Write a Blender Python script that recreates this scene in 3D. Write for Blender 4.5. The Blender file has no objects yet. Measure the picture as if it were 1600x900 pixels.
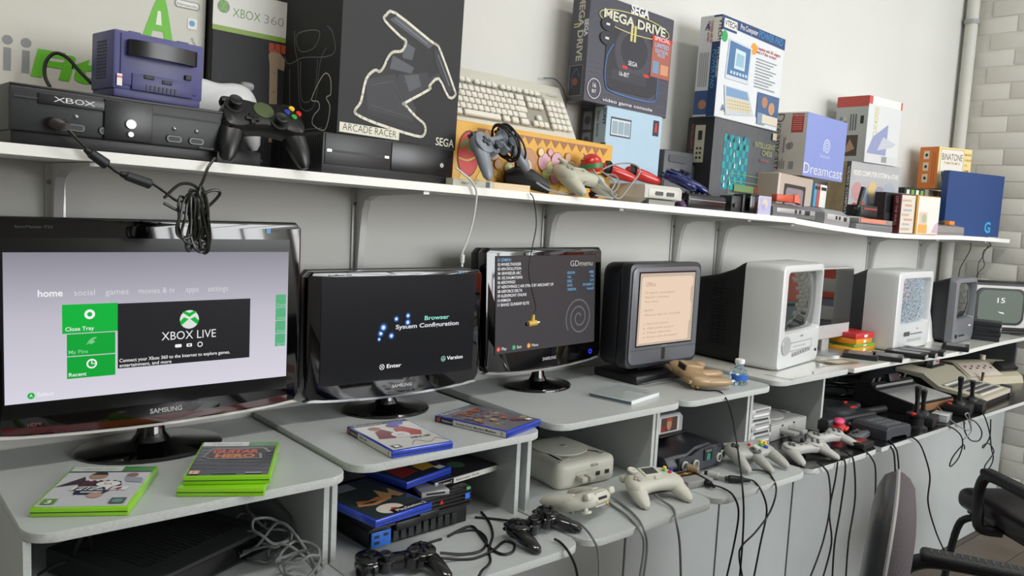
import bpy, bmesh, math, random
from mathutils import Vector as V, Matrix as M
S = bpy.context.scene
COL = S.collection
random.seed(7)
PI = math.pi

# ---------------------------------------------------------------- camera
cd = bpy.data.cameras.new('camera'); cam = bpy.data.objects.new('camera', cd); COL.objects.link(cam)
cd.sensor_width = 36.0; cd.lens = 29.0898; cd.clip_start = 0.02; cd.clip_end = 60
r_, d_, f_ = (0.76347, -0.64394, 0.04948), (-0.02994, -0.11181, -0.99328), (0.64515, 0.75686, -0.10465)
mw = M.Identity(4)
for i in range(3):
    mw[i][0] = r_[i]; mw[i][1] = -d_[i]; mw[i][2] = -f_[i]
mw[0][3], mw[1][3], mw[2][3] = 0, 0, 1.38
cam.matrix_world = mw
S.camera = cam

# ---------------------------------------------------------------- world, window light, exposure
w = bpy.data.worlds.new('daylight'); S.world = w; w.use_nodes = True
bg = w.node_tree.nodes['Background']; bg.inputs[0].default_value = (0.93, 0.97, 1.0, 1); bg.inputs[1].default_value = 1.4
ld = bpy.data.lights.new('window_daylight', 'AREA'); ld.shape = 'RECTANGLE'; ld.size = 3.9; ld.size_y = 1.75
ld.energy = 202; ld.color = (0.965, 0.985, 1.0)
lo = bpy.data.objects.new('window_daylight', ld); COL.objects.link(lo)
lo.location = (3.6, -2.55, 1.95); lo.rotation_euler = (math.radians(90), 0, 0)
S.view_settings.view_transform = 'Standard'; S.view_settings.look = 'None'
S.view_settings.exposure = 0.0; S.view_settings.gamma = 1.0; S.view_settings.use_curve_mapping = False

# ---------------------------------------------------------------- materials
def lin(h):
    h = h.lstrip('#'); o = []
    for i in (0, 2, 4):
        c = int(h[i:i + 2], 16) / 255
        o.append(c / 12.92 if c <= .04045 else ((c + .055) / 1.055) ** 2.4)
    return (*o, 1)
MC = {}
def m(hx, rough=.5, metal=0., emit=0., coat=0., trans=0., grain=0., alpha=1., scale=60., bump=0.):
    k = (hx, rough, metal, emit, coat, trans, grain, alpha, scale, bump)
    if k in MC: return MC[k]
    mt = bpy.data.materials.new('paint_' + hx.lstrip('#')); mt.use_nodes = True
    nt = mt.node_tree; p = nt.nodes['Principled BSDF']; c = lin(hx)
    p.inputs['Base Color'].default_value = c; p.inputs['Roughness'].default_value = rough; p.inputs['Metallic'].default_value = metal
    if coat: p.inputs['Coat Weight'].default_value = coat; p.inputs['Coat Roughness'].default_value = .05
    if trans: p.inputs['Transmission Weight'].default_value = trans; p.inputs['IOR'].default_value = 1.3
    if alpha < 1: p.inputs['Alpha'].default_value = alpha
    if emit:
        p.inputs['Emission Color'].default_value = c; p.inputs['Emission Strength'].default_value = emit
        p.inputs['Base Color'].default_value = (.006, .006, .006, 1); p.inputs['Specular IOR Level'].default_value = .12
    if grain or bump:
        tc = nt.nodes.new('ShaderNodeTexCoord'); n = nt.nodes.new('ShaderNodeTexNoise'); n.inputs['Scale'].default_value = scale; n.inputs['Detail'].default_value = 4
        nt.links.new(tc.outputs['Object'], n.inputs['Vector'])
        if grain:
            mx = nt.nodes.new('ShaderNodeMix'); mx.data_type = 'RGBA'
            a = tuple(v * (1 - grain) for v in c[:3]) + (1,); b = tuple(min(1, v * (1 + grain)) for v in c[:3]) + (1,)
            mx.inputs['A'].default_value = a; mx.inputs['B'].default_value = b
            nt.links.new(n.outputs['Fac'], mx.inputs['Factor']); nt.links.new(mx.outputs['Result'], p.inputs['Base Color'])
        if bump:
            bp = nt.nodes.new('ShaderNodeBump'); bp.inputs['Strength'].default_value = bump; bp.inputs['Distance'].default_value = .002
            nt.links.new(n.outputs['Fac'], bp.inputs['Height']); nt.links.new(bp.outputs['Normal'], p.inputs['Normal'])
    MC[k] = mt
    return mt
WALL = m('#cfcfca', .85, grain=.03, scale=6, bump=.15)
BRICKP = m('#d6d4cb', .9, grain=.04, scale=40, bump=.5)
MORTAR = m('#cfcdc4', .95, grain=.08, scale=60, bump=.6)
DESK = m('#b5bab9', .36, grain=.05, scale=14, bump=.08)
DESKE = m('#b9bdba', .7, grain=.22, scale=300)
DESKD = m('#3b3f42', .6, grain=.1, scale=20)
SHELFW = m('#f2f2ec', .5, grain=.02, scale=30)
STEELW = m('#c9c9c7', .35, .3)
BLK = m('#101113', .45); BLKM = m('#17181a', .7, grain=.1, scale=400); GBLK = m('#040405', .06, coat=.5); DG = m('#2a2c2f', .5)
WHT = m('#e9e9e6', .5); SILV = m('#b9bcbc', .32, .35); CHROME = m('#d8d8d8', .12, 1.0)
BEI = m('#c6c5b8', .45); PSG = m('#b0b0ac', .5); RUB = m('#0b0b0c', .55); GCAB = m('#8d8f8f', .5)
RED = m('#c8281e', .35); GRN = m('#2f9e3c', .4); YEL = m('#e6c02c', .4); BLU = m('#1d3fa8', .4); ORG = m('#d8722a', .5)

# ---------------------------------------------------------------- mesh builder
def cr(pts, n=8, closed=False):
    pts = [V(p) for p in pts]; out = []; L = len(pts)
    rng = range(L) if closed else range(L - 1)
    for i in rng:
        g = (lambda j: pts[j % L]) if closed else (lambda j: pts[max(0, min(L - 1, j))])
        a, b, c, d = g(i - 1), g(i), g(i + 1), g(i + 2)
        for k in range(n):
            t = k / n
            out.append(.5 * (2 * b + (c - a) * t + (2 * a - 5 * b + 4 * c - d) * t * t + (3 * b - a - 3 * c + d) * t ** 3))
    if not closed: out.append(pts[-1])
    return out
def rrect(w, h, r, n=5, cx=0, cy=0):
    o = []
    for (sx, sy, a) in ((1, 1, 0), (-1, 1, 90), (-1, -1, 180), (1, -1, 270)):
        for k in range(n + 1):
            t = math.radians(a + 90 * k / n)
            o.append((cx + sx * (w / 2 - r) + r * math.cos(t), cy + sy * (h / 2 - r) + r * math.sin(t)))
    return o
def circ(r, n=24, cx=0, cy=0, ry=None):
    return [(cx + r * math.cos(2 * PI * k / n), cy + (ry or r) * math.sin(2 * PI * k / n)) for k in range(n)]
def mirror(half):
    """closed outline from the right half listed from top centre to bottom centre"""
    return list(half) + [(-x, y) for x, y in reversed(half) if abs(x) > 1e-6]
FR = {'top': M(((1, 0, 0, 0), (0, 1, 0, 0), (0, 0, 1, 0), (0, 0, 0, 1))),
      'front': M(((1, 0, 0, 0), (0, 0, -1, 0), (0, 1, 0, 0), (0, 0, 0, 1))),
      'left': M(((0, 0, -1, 0), (-1, 0, 0, 0), (0, 1, 0, 0), (0, 0, 0, 1))),
      'right': M(((0, 0, 1, 0), (1, 0, 0, 0), (0, 1, 0, 0), (0, 0, 0, 1)))}
def fr(face, o=(0, 0, 0)):
    return M.Translation(V(o)) @ FR[face]
class B:
    def __init__(s): s.bm = bmesh.new(); s.mi = 0
    def _fin(s, nv, mx=None):
        if mx is not None: bmesh.ops.transform(s.bm, matrix=mx, verts=nv)
        return s
    def mat(s, i): s.mi = i; return s
    def box(s, c, d, r=0, mx=None, seg=2):
        b2 = bmesh.new(); bmesh.ops.create_cube(b2, size=1)
        bmesh.ops.transform(b2, matrix=M.Translation(V(c)) @ M.Diagonal((*d, 1)), verts=b2.verts)
        if r: bmesh.ops.bevel(b2, geom=b2.edges[:], offset=min(r, min(d) * .49), segments=seg, affect='EDGES', profile=.5)
        return s.join(b2, mx)
    def join(s, b2, mx=None):
        if mx is not None: bmesh.ops.transform(b2, matrix=mx, verts=b2.verts)
        mp = [s.bm.verts.new(v.co) for v in b2.verts]
        b2.verts.index_update()
        for f in b2.faces:
            try: nf = s.bm.faces.new([mp[v.index] for v in f.verts]); nf.material_index = s.mi
            except ValueError: pass
        b2.free(); return s
    def prism(s, pts, z0, z1, r=0, mx=None, seg=2, taper=1.0):
        """outline in XY, extruded z0..z1, both rims bevelled by r"""
        b2 = bmesh.new()
        A = [b2.verts.new((x, y, z0)) for x, y in pts]; Bv = [b2.verts.new((x * taper, y * taper, z1)) for x, y in pts]
        n = len(pts); fa = b2.faces.new(A[::-1]); fb = b2.faces.new(Bv)
        for i in range(n): b2.faces.new((A[i], A[(i + 1) % n], Bv[(i + 1) % n], Bv[i]))
        if r: bmesh.ops.bevel(b2, geom=list(fa.edges) + list(fb.edges), offset=r, segments=seg, affect='EDGES', profile=.5)
        bmesh.ops.recalc_face_normals(b2, faces=b2.faces)
        return s.join(b2, mx)
    def rings(s, rs, mx=None, cap=True, closed=True):
        """list of rings (equal length point lists) joined into a skin"""
        b2 = bmesh.new(); R = [[b2.verts.new(p) for p in r] for r in rs]; n = len(rs[0])
        for a, b in zip(R[:-1], R[1:]):
            for i in range(n if closed else n - 1): b2.faces.new((a[i], a[(i + 1) % n], b[(i + 1) % n], b[i]))
        if cap: b2.faces.new(R[0][::-1]); b2.faces.new(R[-1])
        bmesh.ops.recalc_face_normals(b2, faces=b2.faces)
        return s.join(b2, mx)
    def lathe(s, prof, n=24, mx=None, cap=True):
        return s.rings([[(r * math.cos(2 * PI * k / n), r * math.sin(2 * PI * k / n), z) for k in range(n)] for r, z in prof], mx, cap)
    def cyl(s, p0, p1, r, r1=None, n=16, b=0):
        p0, p1 = V(p0), V(p1); L = (p1 - p0).length; r1 = r if r1 is None else r1
        mx = M.Translation(p0) @ (p1 - p0).to_track_quat('Z', 'Y').to_matrix().to_4x4()
        pr = [(r, 0), (r1, L)] if not b else [(r - b, 0), (r, b), (r1, L - b), (r1 - b, L)]
        return s.lathe(pr, n, mx)
    def ell(s, c, d, n=16, k=8, mx=None):
        pr = [(max(.002, math.sin(PI * i / k)), -math.cos(PI * i / k)) for i in range(k + 1)]
        m0 = M.Translation(V(c)) @ M.Diagonal((*d, 1))
        return s.lathe(pr, n, (mx @ m0) if mx is not None else m0)
    def tube(s, pts, r, n=7, smooth=6, closed=False):
        P = cr(pts, smooth, closed) if smooth else [V(p) for p in pts]
        L = len(P); rs = []; nrm = None
        for i, p in enumerate(P):
            t = (P[(i + 1) % L] - P[i - 1]) if closed else (P[min(L - 1, i + 1)] - P[max(0, i - 1)])
            if t.length < 1e-9: t = V((0, 0, 1))
            t.normalize()
            if nrm is None: nrm = t.orthogonal().normalized()
            else:
                nrm = nrm - t * nrm.dot(t)
                nrm = nrm.normalized() if nrm.length > 1e-6 else t.orthogonal().normalized()
            bn = t.cross(nrm); rr = r[min(len(r) - 1, int(i * len(r) / L))] if isinstance(r, (list, tuple)) else r
            rs.append([p + nrm * math.cos(2 * PI * k / n) * rr + bn * math.sin(2 * PI * k / n) * rr for k in range(n)])
        if closed: rs.append(rs[0])
        return s.rings(rs, None, not closed)
    def loft(s, secs, n=14, e=2.4, mx=None):
        """secs: (centre, u half-vector, v half-vector) superellipse sections"""
        rs = []
        for c, u, v in secs:
            c, u, v = V(c), V(u), V(v); ring = []
            for k in range(n):
                t = 2 * PI * k / n; a, b = math.cos(t), math.sin(t)
                ring.append(c + u * math.copysign(abs(a) ** (2 / e), a) + v * math.copysign(abs(b) ** (2 / e), b))
            rs.append(ring)
        return s.rings(rs, mx)
    def puff(s, pts, zs, mx=None):
        """outline skinned through (inset, z) levels: a pad or shell with rounded rims"""
        n = len(pts); P = [V((x, y)) for x, y in pts]
        ar = sum(P[i].x * P[(i + 1) % n].y - P[(i + 1) % n].x * P[i].y for i in range(n))
        sg = 1 if ar > 0 else -1; nr = []
        for i in range(n):
            t = (P[(i + 1) % n] - P[i - 1]); t = t.normalized() if t.length > 1e-9 else V((1, 0)); nr.append(V((-t.y, t.x)) * sg)
        return s.rings([[(P[i].x + nr[i].x * a, P[i].y + nr[i].y * a, z) for i in range(n)] for a, z in zs], mx)
    def obj(s, name, mats, parent=None, smooth=40):
        me = bpy.data.meshes.new(name); s.bm.to_mesh(me); s.bm.free()
        for mt in (mats if isinstance(mats, (list, tuple)) else [mats]): me.materials.append(mt)
        if smooth:
            me.polygons.foreach_set('use_smooth', [True] * len(me.polygons)); me.set_sharp_from_angle(angle=math.radians(smooth))
        o = bpy.data.objects.new(name, me); COL.objects.link(o)
        if parent is not None: o.parent = parent
        return o
def RX(a): return M.Rotation(math.radians(a), 4, 'X')
def RY(a): return M.Rotation(math.radians(a), 4, 'Y')
def RZ(a): return M.Rotation(math.radians(a), 4, 'Z')
def TR(x, y, z): return M.Translation((x, y, z))
def tag(o, label, cat, group=None):
    o['label'] = label; o['category'] = cat
    if group: o['group'] = group
    return o
def thing(name, label, cat, loc=(0, 0, 0), yaw=0, group=None, tilt=0, post=None):
    o = bpy.data.objects.new(name, None); COL.objects.link(o); o.empty_display_size = .02
    R = RY(tilt) @ RZ(yaw)
    if post is not None: R = R @ post
    o.matrix_world = M.Translation(V(loc)) @ R
    return tag(o, label, cat, group)
def struct(o, kind='structure'): o['kind'] = kind; return o
def rest(th, z):
    """let a thing down so that its lowest vertex stands at z"""
    mwt = th.matrix_basis; lo_ = 1e9
    def walk(o, mt):
        nonlocal lo_
        for c in o.children:
            mm = mt @ c.matrix_basis
            if c.type == 'MESH':
                for v in c.data.vertices:
                    zz = (mm @ v.co).z
                    if zz < lo_: lo_ = zz
            walk(c, mm)
    walk(th, mwt); th.location.z += z - lo_ + .0003
def cable(name, label, pts, r=.0022, mat=None, cat='cable', group=None, n=6, smooth=6):
    o = B().tube(pts, r, n, smooth).obj(name, mat or RUB); return tag(o, label, cat, group)

# ---------------------------------------------------------------- flat print
TXT = {}
def textmesh(s, bold=0., shear=0.):
    k = (s, bold, shear)
    if k not in TXT:
        cu = bpy.data.curves.new('lettering', 'FONT'); cu.body = s; cu.size = 1; cu.offset = bold; cu.shear = shear; cu.resolution_u = 3
        ob = bpy.data.objects.new('lettering', cu); me = ob.to_mesh()
        vs = [(v.co.x, v.co.y) for v in me.vertices]; fs = [list(p.vertices) for p in me.polygons]
        ob.to_mesh_clear(); bpy.data.objects.remove(ob); bpy.data.curves.remove(cu)
        x0 = min(v[0] for v in vs); x1 = max(v[0] for v in vs)
        TXT[k] = ([(v[0] - x0, v[1]) for v in vs], fs, x1 - x0)
    return TXT[k]
class Art:
    """print on a face: coordinates are fractions of the face's width and height"""
    def __init__(s, parent, face, o, W, H, lift=.0003, name='artwork', mx=None):
        s.p = parent; s.F = fr(face, o) if mx is None else mx; s.W, s.H, s.l0 = W, H, lift; s.k = 0; s.name = name
        s.v = []; s.f = []; s.mi = []; s.mats = []
    def _z(s): s.k += 1; return s.l0 + .00006 * s.k
    def _mi(s, mt, L):
        if mt not in L: L.append(mt)
        return L.index(mt)
    def poly(s, pts, mt):
        z = s._z(); b = len(s.v); s.v += [(x * s.W, y * s.H, z) for x, y in pts]
        s.f.append(list(range(b, b + len(pts)))); s.mi.append(s._mi(mt, s.mats)); return s
    def rect(s, u, v, w, h, mt): return s.poly([(u, v), (u + w, v), (u + w, v + h), (u, v + h)], mt)
    def rr(s, u, v, w, h, r, mt):
        return s.poly([(x / s.W, y / s.H) for x, y in rrect(w * s.W, h * s.H, r, 4, (u + w / 2) * s.W, (v + h / 2) * s.H)], mt)
    def circ(s, u, v, r, mt, ry=None, n=20): return s.poly([(x / s.W, y / s.H) for x, y in circ(r, n, u * s.W, v * s.H, ry)], mt)
    def line(s, pts, wd, mt, closed=False):
        P = [V((x * s.W, y * s.H)) for x, y in pts]
        if closed: P.append(P[0])
        z = s._z(); k = s._mi(mt, s.mats)
        for a, b in zip(P[:-1], P[1:]):
            d = b - a
            if d.length < 1e-9: continue
            d.normalize(); q = V((-d.y, d.x)) * wd / 2; e = d * wd * .3; bb = len(s.v)
            s.v += [(p.x, p.y, z) for p in (a - q - e, b - q + e, b + q + e, a + q - e)]; s.f.append([bb, bb + 1, bb + 2, bb + 3]); s.mi.append(k)
        return s
    def curve(s, pts, wd, mt, closed=False, n=6):
        q = cr([(x, y, 0) for x, y in pts], n, closed); return s.line([(p.x, p.y) for p in q], wd, mt, closed)
    def ring(s, u, v, r, wd, mt, ry=None, n=24):
        return s.line([(x / s.W, y / s.H) for x, y in circ(r, n, u * s.W, v * s.H, ry)], wd, mt, True)
    def text(s, t, u, v, h, mt, w=None, bold=.008, rot=0, shear=0, al='L'):
        vs, fs, tw = textmesh(t, bold, shear); sy = h / .70; sx = (w * (s.W if abs(rot) % 180 < 45 else s.H) / tw) if w else sy
        ox = {'L': 0, 'C': -tw / 2, 'R': -tw}[al]; ca, sa = math.cos(math.radians(rot)), math.sin(math.radians(rot))
        z = s._z(); tv = []
        for x, y in vs:
            X, Y = (x + ox) * sx, y * sy
            tv.append(s.F @ V((u * s.W + X * ca - Y * sa, v * s.H + X * sa + Y * ca, z)))
        me = bpy.data.meshes.new('lettering'); me.from_pydata(tv, [], fs); me.materials.append(mt)
        o = bpy.data.objects.new('lettering', me); COL.objects.link(o); o.parent = s.p
        return s
    def done(s):
        if not s.f: return None
        me = bpy.data.meshes.new(s.name); me.from_pydata([s.F @ V(p) for p in s.v], [], s.f)
        for mt in s.mats: me.materials.append(mt)
        me.polygons.foreach_set('material_index', s.mi)
        o = bpy.data.objects.new(s.name, me); COL.objects.link(o); o.parent = s.p
        return o

# ================================================================ the room
YW = 1.71; XR = 4.18; LZ = .713
struct(B().box((2.0, YW + .06, 1.5), (8.0, .12, 3.0)).obj('wall_back', WALL, smooth=0))
wrb = B(); wrb.box((XR + .075, 1.36, 1.5), (.12, .70, 3.0)); wrb.box((XR + .075, -.35, .14), (.12, 2.72, .28)); wrb.box((XR + .075, -.35, 2.8), (.12, 2.72, .4)); wrb.box((XR + .075, -2.2, 1.5), (.12, .98, 3.0))
wr = struct(wrb.obj('wall_right', MORTAR, smooth=0))
w2 = struct(B().box((XR + .075, -.35, .31), (.12, 2.72, .06)).box((XR + .075, -.35, 2.57), (.12, 2.72, .06)).obj('window_2', m('#d9d9d6', .5), smooth=0))
for y in (-1.68, -.80, .10, .98): B().box((XR + .075, y, 1.44), (.09, .05, 2.2), .004).obj('mullion', m('#4d5052', .5), w2)
# street outside the side window (seen only in the glass of the screens)
struct(B().box((9, 0, -.06), (9, 16, .1)).obj('ground', m('#8d8e8c', .9), smooth=0))
st = struct(B().box((6.3, 0, .37), (.3, 16, .74)).obj('reflection_wall', m('#7f8690', .8), smooth=0)); B().box((6.34, 0, 1.3), (.3, 16, 1.1)).obj('upper_band', m('#d5532f', .7), st, 0); B().box((6.31, 0, .62), (.32, 16, .10)).obj('dark_band', m('#5a4a48', .8), st, 0)  # unseen wall added, banded to put orange and grey into screen reflections
bb = B().box((0, 0, 0), (.02, .219, .070), .004).obj('brick', BRICKP, wr)
first = True
for row in range(34):
    for k in range(5):
        y0 = 1.71 - .107 - .224 * k - (.112 if row % 2 else 0)
        if y0 < .75: continue
        o = bb if first else bb.copy()
        if not first: COL.objects.link(o); o.parent = wr
        first = False
        o.location = (XR + .0215 + random.uniform(-.0012, .0012), y0, .04 + .075 * row)
fl = struct(B().box((1.5, -.55, -.02), (7.0, 4.6, .02)).obj('floor', m('#3f342b', .7), smooth=0))
pm = [m(c, .5, grain=.22, scale=9, bump=.1) for c in ('#5d5348', '#675b4f', '#544b42')]
pls = [B().box((0, 0, 0), (1.196, .187, .0096), .0015, seg=1).obj('plank', mt, fl) for mt in pm]
used = set()
for j in range(13):
    for i in range(4):
        x = 1.3 + i * 1.2 + (j % 3) * .4; y = -.85 + j * .19
        if x > 4.6: continue
        q = (i + j) % 3; o = pls[q]
        if q in used: o = o.copy(); COL.objects.link(o); o.parent = fl
        used.add(q); o.location = (x if x < 3.58 else 3.575, y, -.005)
        if x >= 3.58: o.location.z = -.0051
# opposite side of the room with its long window (seen only as a reflection)
WY = -2.6
wf = B(); wf.box((-1.0, WY - .06, 1.5), (5.8, .12, 3)); wf.box((3.95, WY - .06, .5), (4.1, .12, 1.0)); wf.box((3.95, WY - .06, 2.93), (4.1, .12, .14)); wf.box((6.6, WY - .06, 1.5), (1.2, .12, 3))
struct(wf.obj('wall_front', m('#cfcfca', .9, grain=.03, scale=5), smooth=0))
wn = struct(B().box((3.95, WY, 1.02), (4.1, .1, .05)).box((3.95, WY, 2.84), (4.1, .1, .05)).obj('window_1', m('#d9d9d6', .5), smooth=0))
for i in range(6):
    B().box((1.93 + i * .81, WY + .09, 1.93), (.06, .06, 1.8), .004).obj('mullion', m('#55585a', .5), wn)

struct(B().box((-1.66, -.45, 1.5), (.12, 4.4, 3.0)).obj('wall_left', WALL, smooth=0))
struct(B().box((1.4, -.45, 3.06), (6.4, 4.6, .12)).obj('ceiling', m('#d9d9d4', .9, grain=.02, scale=4), smooth=0))
def top_fill_lamp(label, x, y, pw):  # unseen lamp added to brighten the desk tops
    t = thing('top_fill_light', label, 'added fill light', (x, y, 2.998), 0, 'added fill lights over the desks')
    B().box((0, 0, -.022), (1.24, .20, .042), .004).obj('housing', WHT, t)
    B().box((0, 0, -.048), (1.18, .15, .010), .003).obj('diffuser', m('#fff6e6', .4, emit=4.0), t)
    a = bpy.data.lights.new('lamp', 'AREA'); a.shape = 'RECTANGLE'; a.size = 1.18; a.size_y = .15; a.energy = pw; a.color = (1, .975, .93)
    o = bpy.data.objects.new('lamp', a); COL.objects.link(o); o.parent = t; o.location = (0, 0, -.056)
top_fill_lamp('long unseen ceiling lamp added above the left half of the desk row', .55, .35, 14)
top_fill_lamp('long unseen ceiling lamp added above the right half of the desk row', 2.35, .35, 10)
# conduit in the corner
t = thing('conduit_pipe', 'painted round conduit pipe running up the corner beside the brick wall', 'pipe', (4.148, 1.672, 0))
B().cyl((0, 0, .002), (0, 0, 2.95), .027, n=20).obj('pipe', m('#c9c8c0', .6, grain=.04, scale=20), t)
B().lathe([(.0275, 0), (.033, 0), (.033, .02), (.0275, .02)], 20, TR(0, 0, 2.30), cap=False).obj('clip', m('#9b9d9d', .5), t)

# ---------------------------------------------------------------- long wall shelf (two boards)
def zs(x):
    if x < 2.352: return 1.4275 - .0268 * (x - .246)
    P = [(2.352, 1.3695), (2.574, 1.353), (2.8, 1.339), (3.035, 1.330), (3.3, 1.328), (3.6, 1.329), (3.85, 1.325), (4.16, 1.318)]
    for (a, b), (c, d) in zip(P[:-1], P[1:]):
        if x <= c: return b + (d - b) * (x - a) / (c - a)
    return P[-1][1]
def board(name, label, x0, x1, n, yf):
    xs = [x0 + (x1 - x0) * i / n for i in range(n + 1)]; yb = lambda x: YW - .002 if x < 4.06 else 1.641
    b = B().rings([[(x, yf, zs(x) - .0165), (x, yb(x), zs(x) - .0165), (x, yb(x), zs(x)), (x, yf, zs(x))] for x in xs])
    return tag(b.obj(name, SHELFW, smooth=20), label, 'shelf', 'boards of the wall shelf')
board('shelf_board', 'long white shelf board on brackets above the flat monitors', -.35, 2.350, 12, 1.408)
board('shelf_board', 'sagging white shelf board at the brick wall end', 2.354, 4.155, 24, 1.412)
BRL = ['leftmost above the big monitor with the green menu tiles', 'above the middle black monitor, second from left', 'behind the square black monitor, third from left',
       'above the small grey television, left of the close pair', 'right one of the close pair above the silver television', 'above the snowy silver television', 'nearest the corner pipe']
for x, lb in zip((.345, .975, 1.572, 2.135, 2.372, 3.445, 3.935), BRL):
    zt = zs(x) - .0168 - .0006
    t = thing('shelf_bracket', 'pale steel shelf bracket ' + lb, 'bracket', (x, YW - .001, zt), group='shelf brackets', tilt=0)
    pr = [(0, 0), (-.278, 0), (-.278, -.006), (-.075, -.014), (-.042, -.026), (-.031, -.05), (-.026, -.09), (-.010, -.25), (0, -.25)]
    mx = M(((0, 0, 1, 0), (1, 0, 0, 0), (0, 1, 0, 0), (0, 0, 0, 1)))
    B().prism(pr, -.008, .008, .001, mx, 1).obj('web', STEELW, t, 30)
    B().box((0, -.0018, -.125), (.034, .0034, .25), .001).obj('wall_flange', STEELW, t)
    for sx in (-.011, .011):
        B().cyl((sx, -.0036, -.035), (sx, -.0062, -.035), .0045, n=10).obj('screw', m('#8d8d8d', .3, .8), t)

# ---------------------------------------------------------------- desks
def slab(b, x0, x1, yf, yb, zt, th, rl=.04, rr=.04):
    p = [(x0, yb)]
    for k in range(7):
        a = PI + PI / 2 * k / 6; p.append((x0 + rl + rl * math.cos(a), yf + rl + rl * math.sin(a)))
    for k in range(7):
        a = 1.5 * PI + PI / 2 * k / 6; p.append((x1 - rr + rr * math.cos(a), yf + rr + rr * math.sin(a)))
    p.append((x1, yb)); return b.prism(p, zt - th, zt, .0012, None, 1)
def two(o, mt):
    """board faces in one finish, its cut edge in another"""
    o.data.materials.append(mt)
    for p in o.data.polygons:
        if abs(p.normal.z) < .5: p.material_index = 1
    return o
BLKTOP = m('#141516', .22, grain=.5, scale=25, coat=.2); WHTOP = m('#cfd0c8', .16, grain=.03, scale=12)
DESKS = [  # label, upper slab, upper z, panels, lower shelf, finishes
    ('grey desk unit under the largest monitor, leftmost of the row', (.215, .723), .883, (.220, .687), (.216, .694), DESK, DESK),
    ('grey desk unit carrying the wide black monitor and two blue cases', (.729, 1.191), .893, (.703, 1.137), (.697, 1.150), DESK, DESK),
    ('grey desk unit under the square monitor with the menu list', (1.225, 1.667), .899, (1.168, 1.579), (1.158, 1.585), DESK, DESK),
    ('grey desk unit under the small dark television', (1.672, 2.072), .897, (1.594, 1.982), (1.588, 1.988), DESK, DESK),
    ('desk unit with white top under the silver television and video slot', (2.09, 2.512), .905, (1.999, 2.385), (1.991, 2.383), WHTOP, BLKTOP)]
for lb, (u0, u1), uz, (p0, p1), (l0, l1), mu, ml in DESKS:
    t = thing('desk', lb, 'desk', (0, 0, 0), group='desk units along the wall')
    two(slab(B(), u0, u1, 1.262, 1.704, uz, .0155).obj('upper_shelf', mu, t, 30), DESKE)
    two(slab(B(), l0, l1, 1.09, 1.704, LZ, .0155).obj('lower_shelf', ml, t, 30), DESKE)
    for x in (p0, p1):
        q = B().box((x, 1.49, (uz - .0155 + LZ) / 2), (.0105, .41, uz - .0155 - LZ)).obj('side_panel', DESK, t, 0)
        q.data.materials.append(DESKE)
        for p in q.data.polygons:
            if p.normal.y < -.5: p.material_index = 1
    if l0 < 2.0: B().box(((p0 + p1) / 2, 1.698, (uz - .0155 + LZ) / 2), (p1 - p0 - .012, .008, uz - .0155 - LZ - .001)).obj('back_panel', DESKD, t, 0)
    B().box(((l0 + l1) / 2, 1.366, (LZ - .0155) / 2 + .001), (l1 - l0 - .006, .012, LZ - .0175)).obj('front_panel', DESK, t, 0)
    for x in (l0 + .01, l1 - .01): B().box((x, 1.54, (LZ - .0155) / 2 + .001), (.012, .33, LZ - .0175)).obj('leg_panel', DESK, t, 0)
t = thing('desk', 'long grey desk with white plastic top and black lower shelf by the brick wall', 'desk', (0, 0, 0), group='desk units along the wall')
xs = [2.514, 2.7, 2.9, 3.1, 3.3, 3.5, 3.7, 4.0]; yf = [1.258, 1.262, 1.258, 1.236, 1.232, 1.243, 1.252, 1.256]
pts = [(2.514, 1.704)] + list(zip(xs, yf)) + [(4.0, 1.704)]
two(B().prism(pts, .8895, .905, .0012, None, 1).obj('upper_shelf', WHTOP, t, 30), m('#d8d9d2', .4))
two(B().prism([(2.388, 1.704), (2.388, 1.09), (4.184, 1.09), (4.184, 1.64), (4.112, 1.64), (4.112, 1.704)], LZ - .0155, LZ, .0012, None, 1).obj('lower_shelf', BLKTOP, t, 30), DESKE)
for x, y0 in ((2.93, 1.60), (3.985, 1.28)): B().box((x, (y0 + 1.704) / 2, (.8895 + LZ) / 2), (.016, 1.704 - y0, .8895 - LZ)).obj('side_panel', DESKD, t, 0)
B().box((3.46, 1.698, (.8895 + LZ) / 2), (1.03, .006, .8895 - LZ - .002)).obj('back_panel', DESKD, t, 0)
B().box((3.285, 1.366, (LZ - .0155) / 2 + .001), (1.79, .012, LZ - .0175)).obj('front_panel', DESK, t, 0)
B().box((4.165, 1.50, (LZ - .0155) / 2 + .001), (.012, .25, LZ - .0175)).obj('leg_panel', DESK, t, 0)

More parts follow.
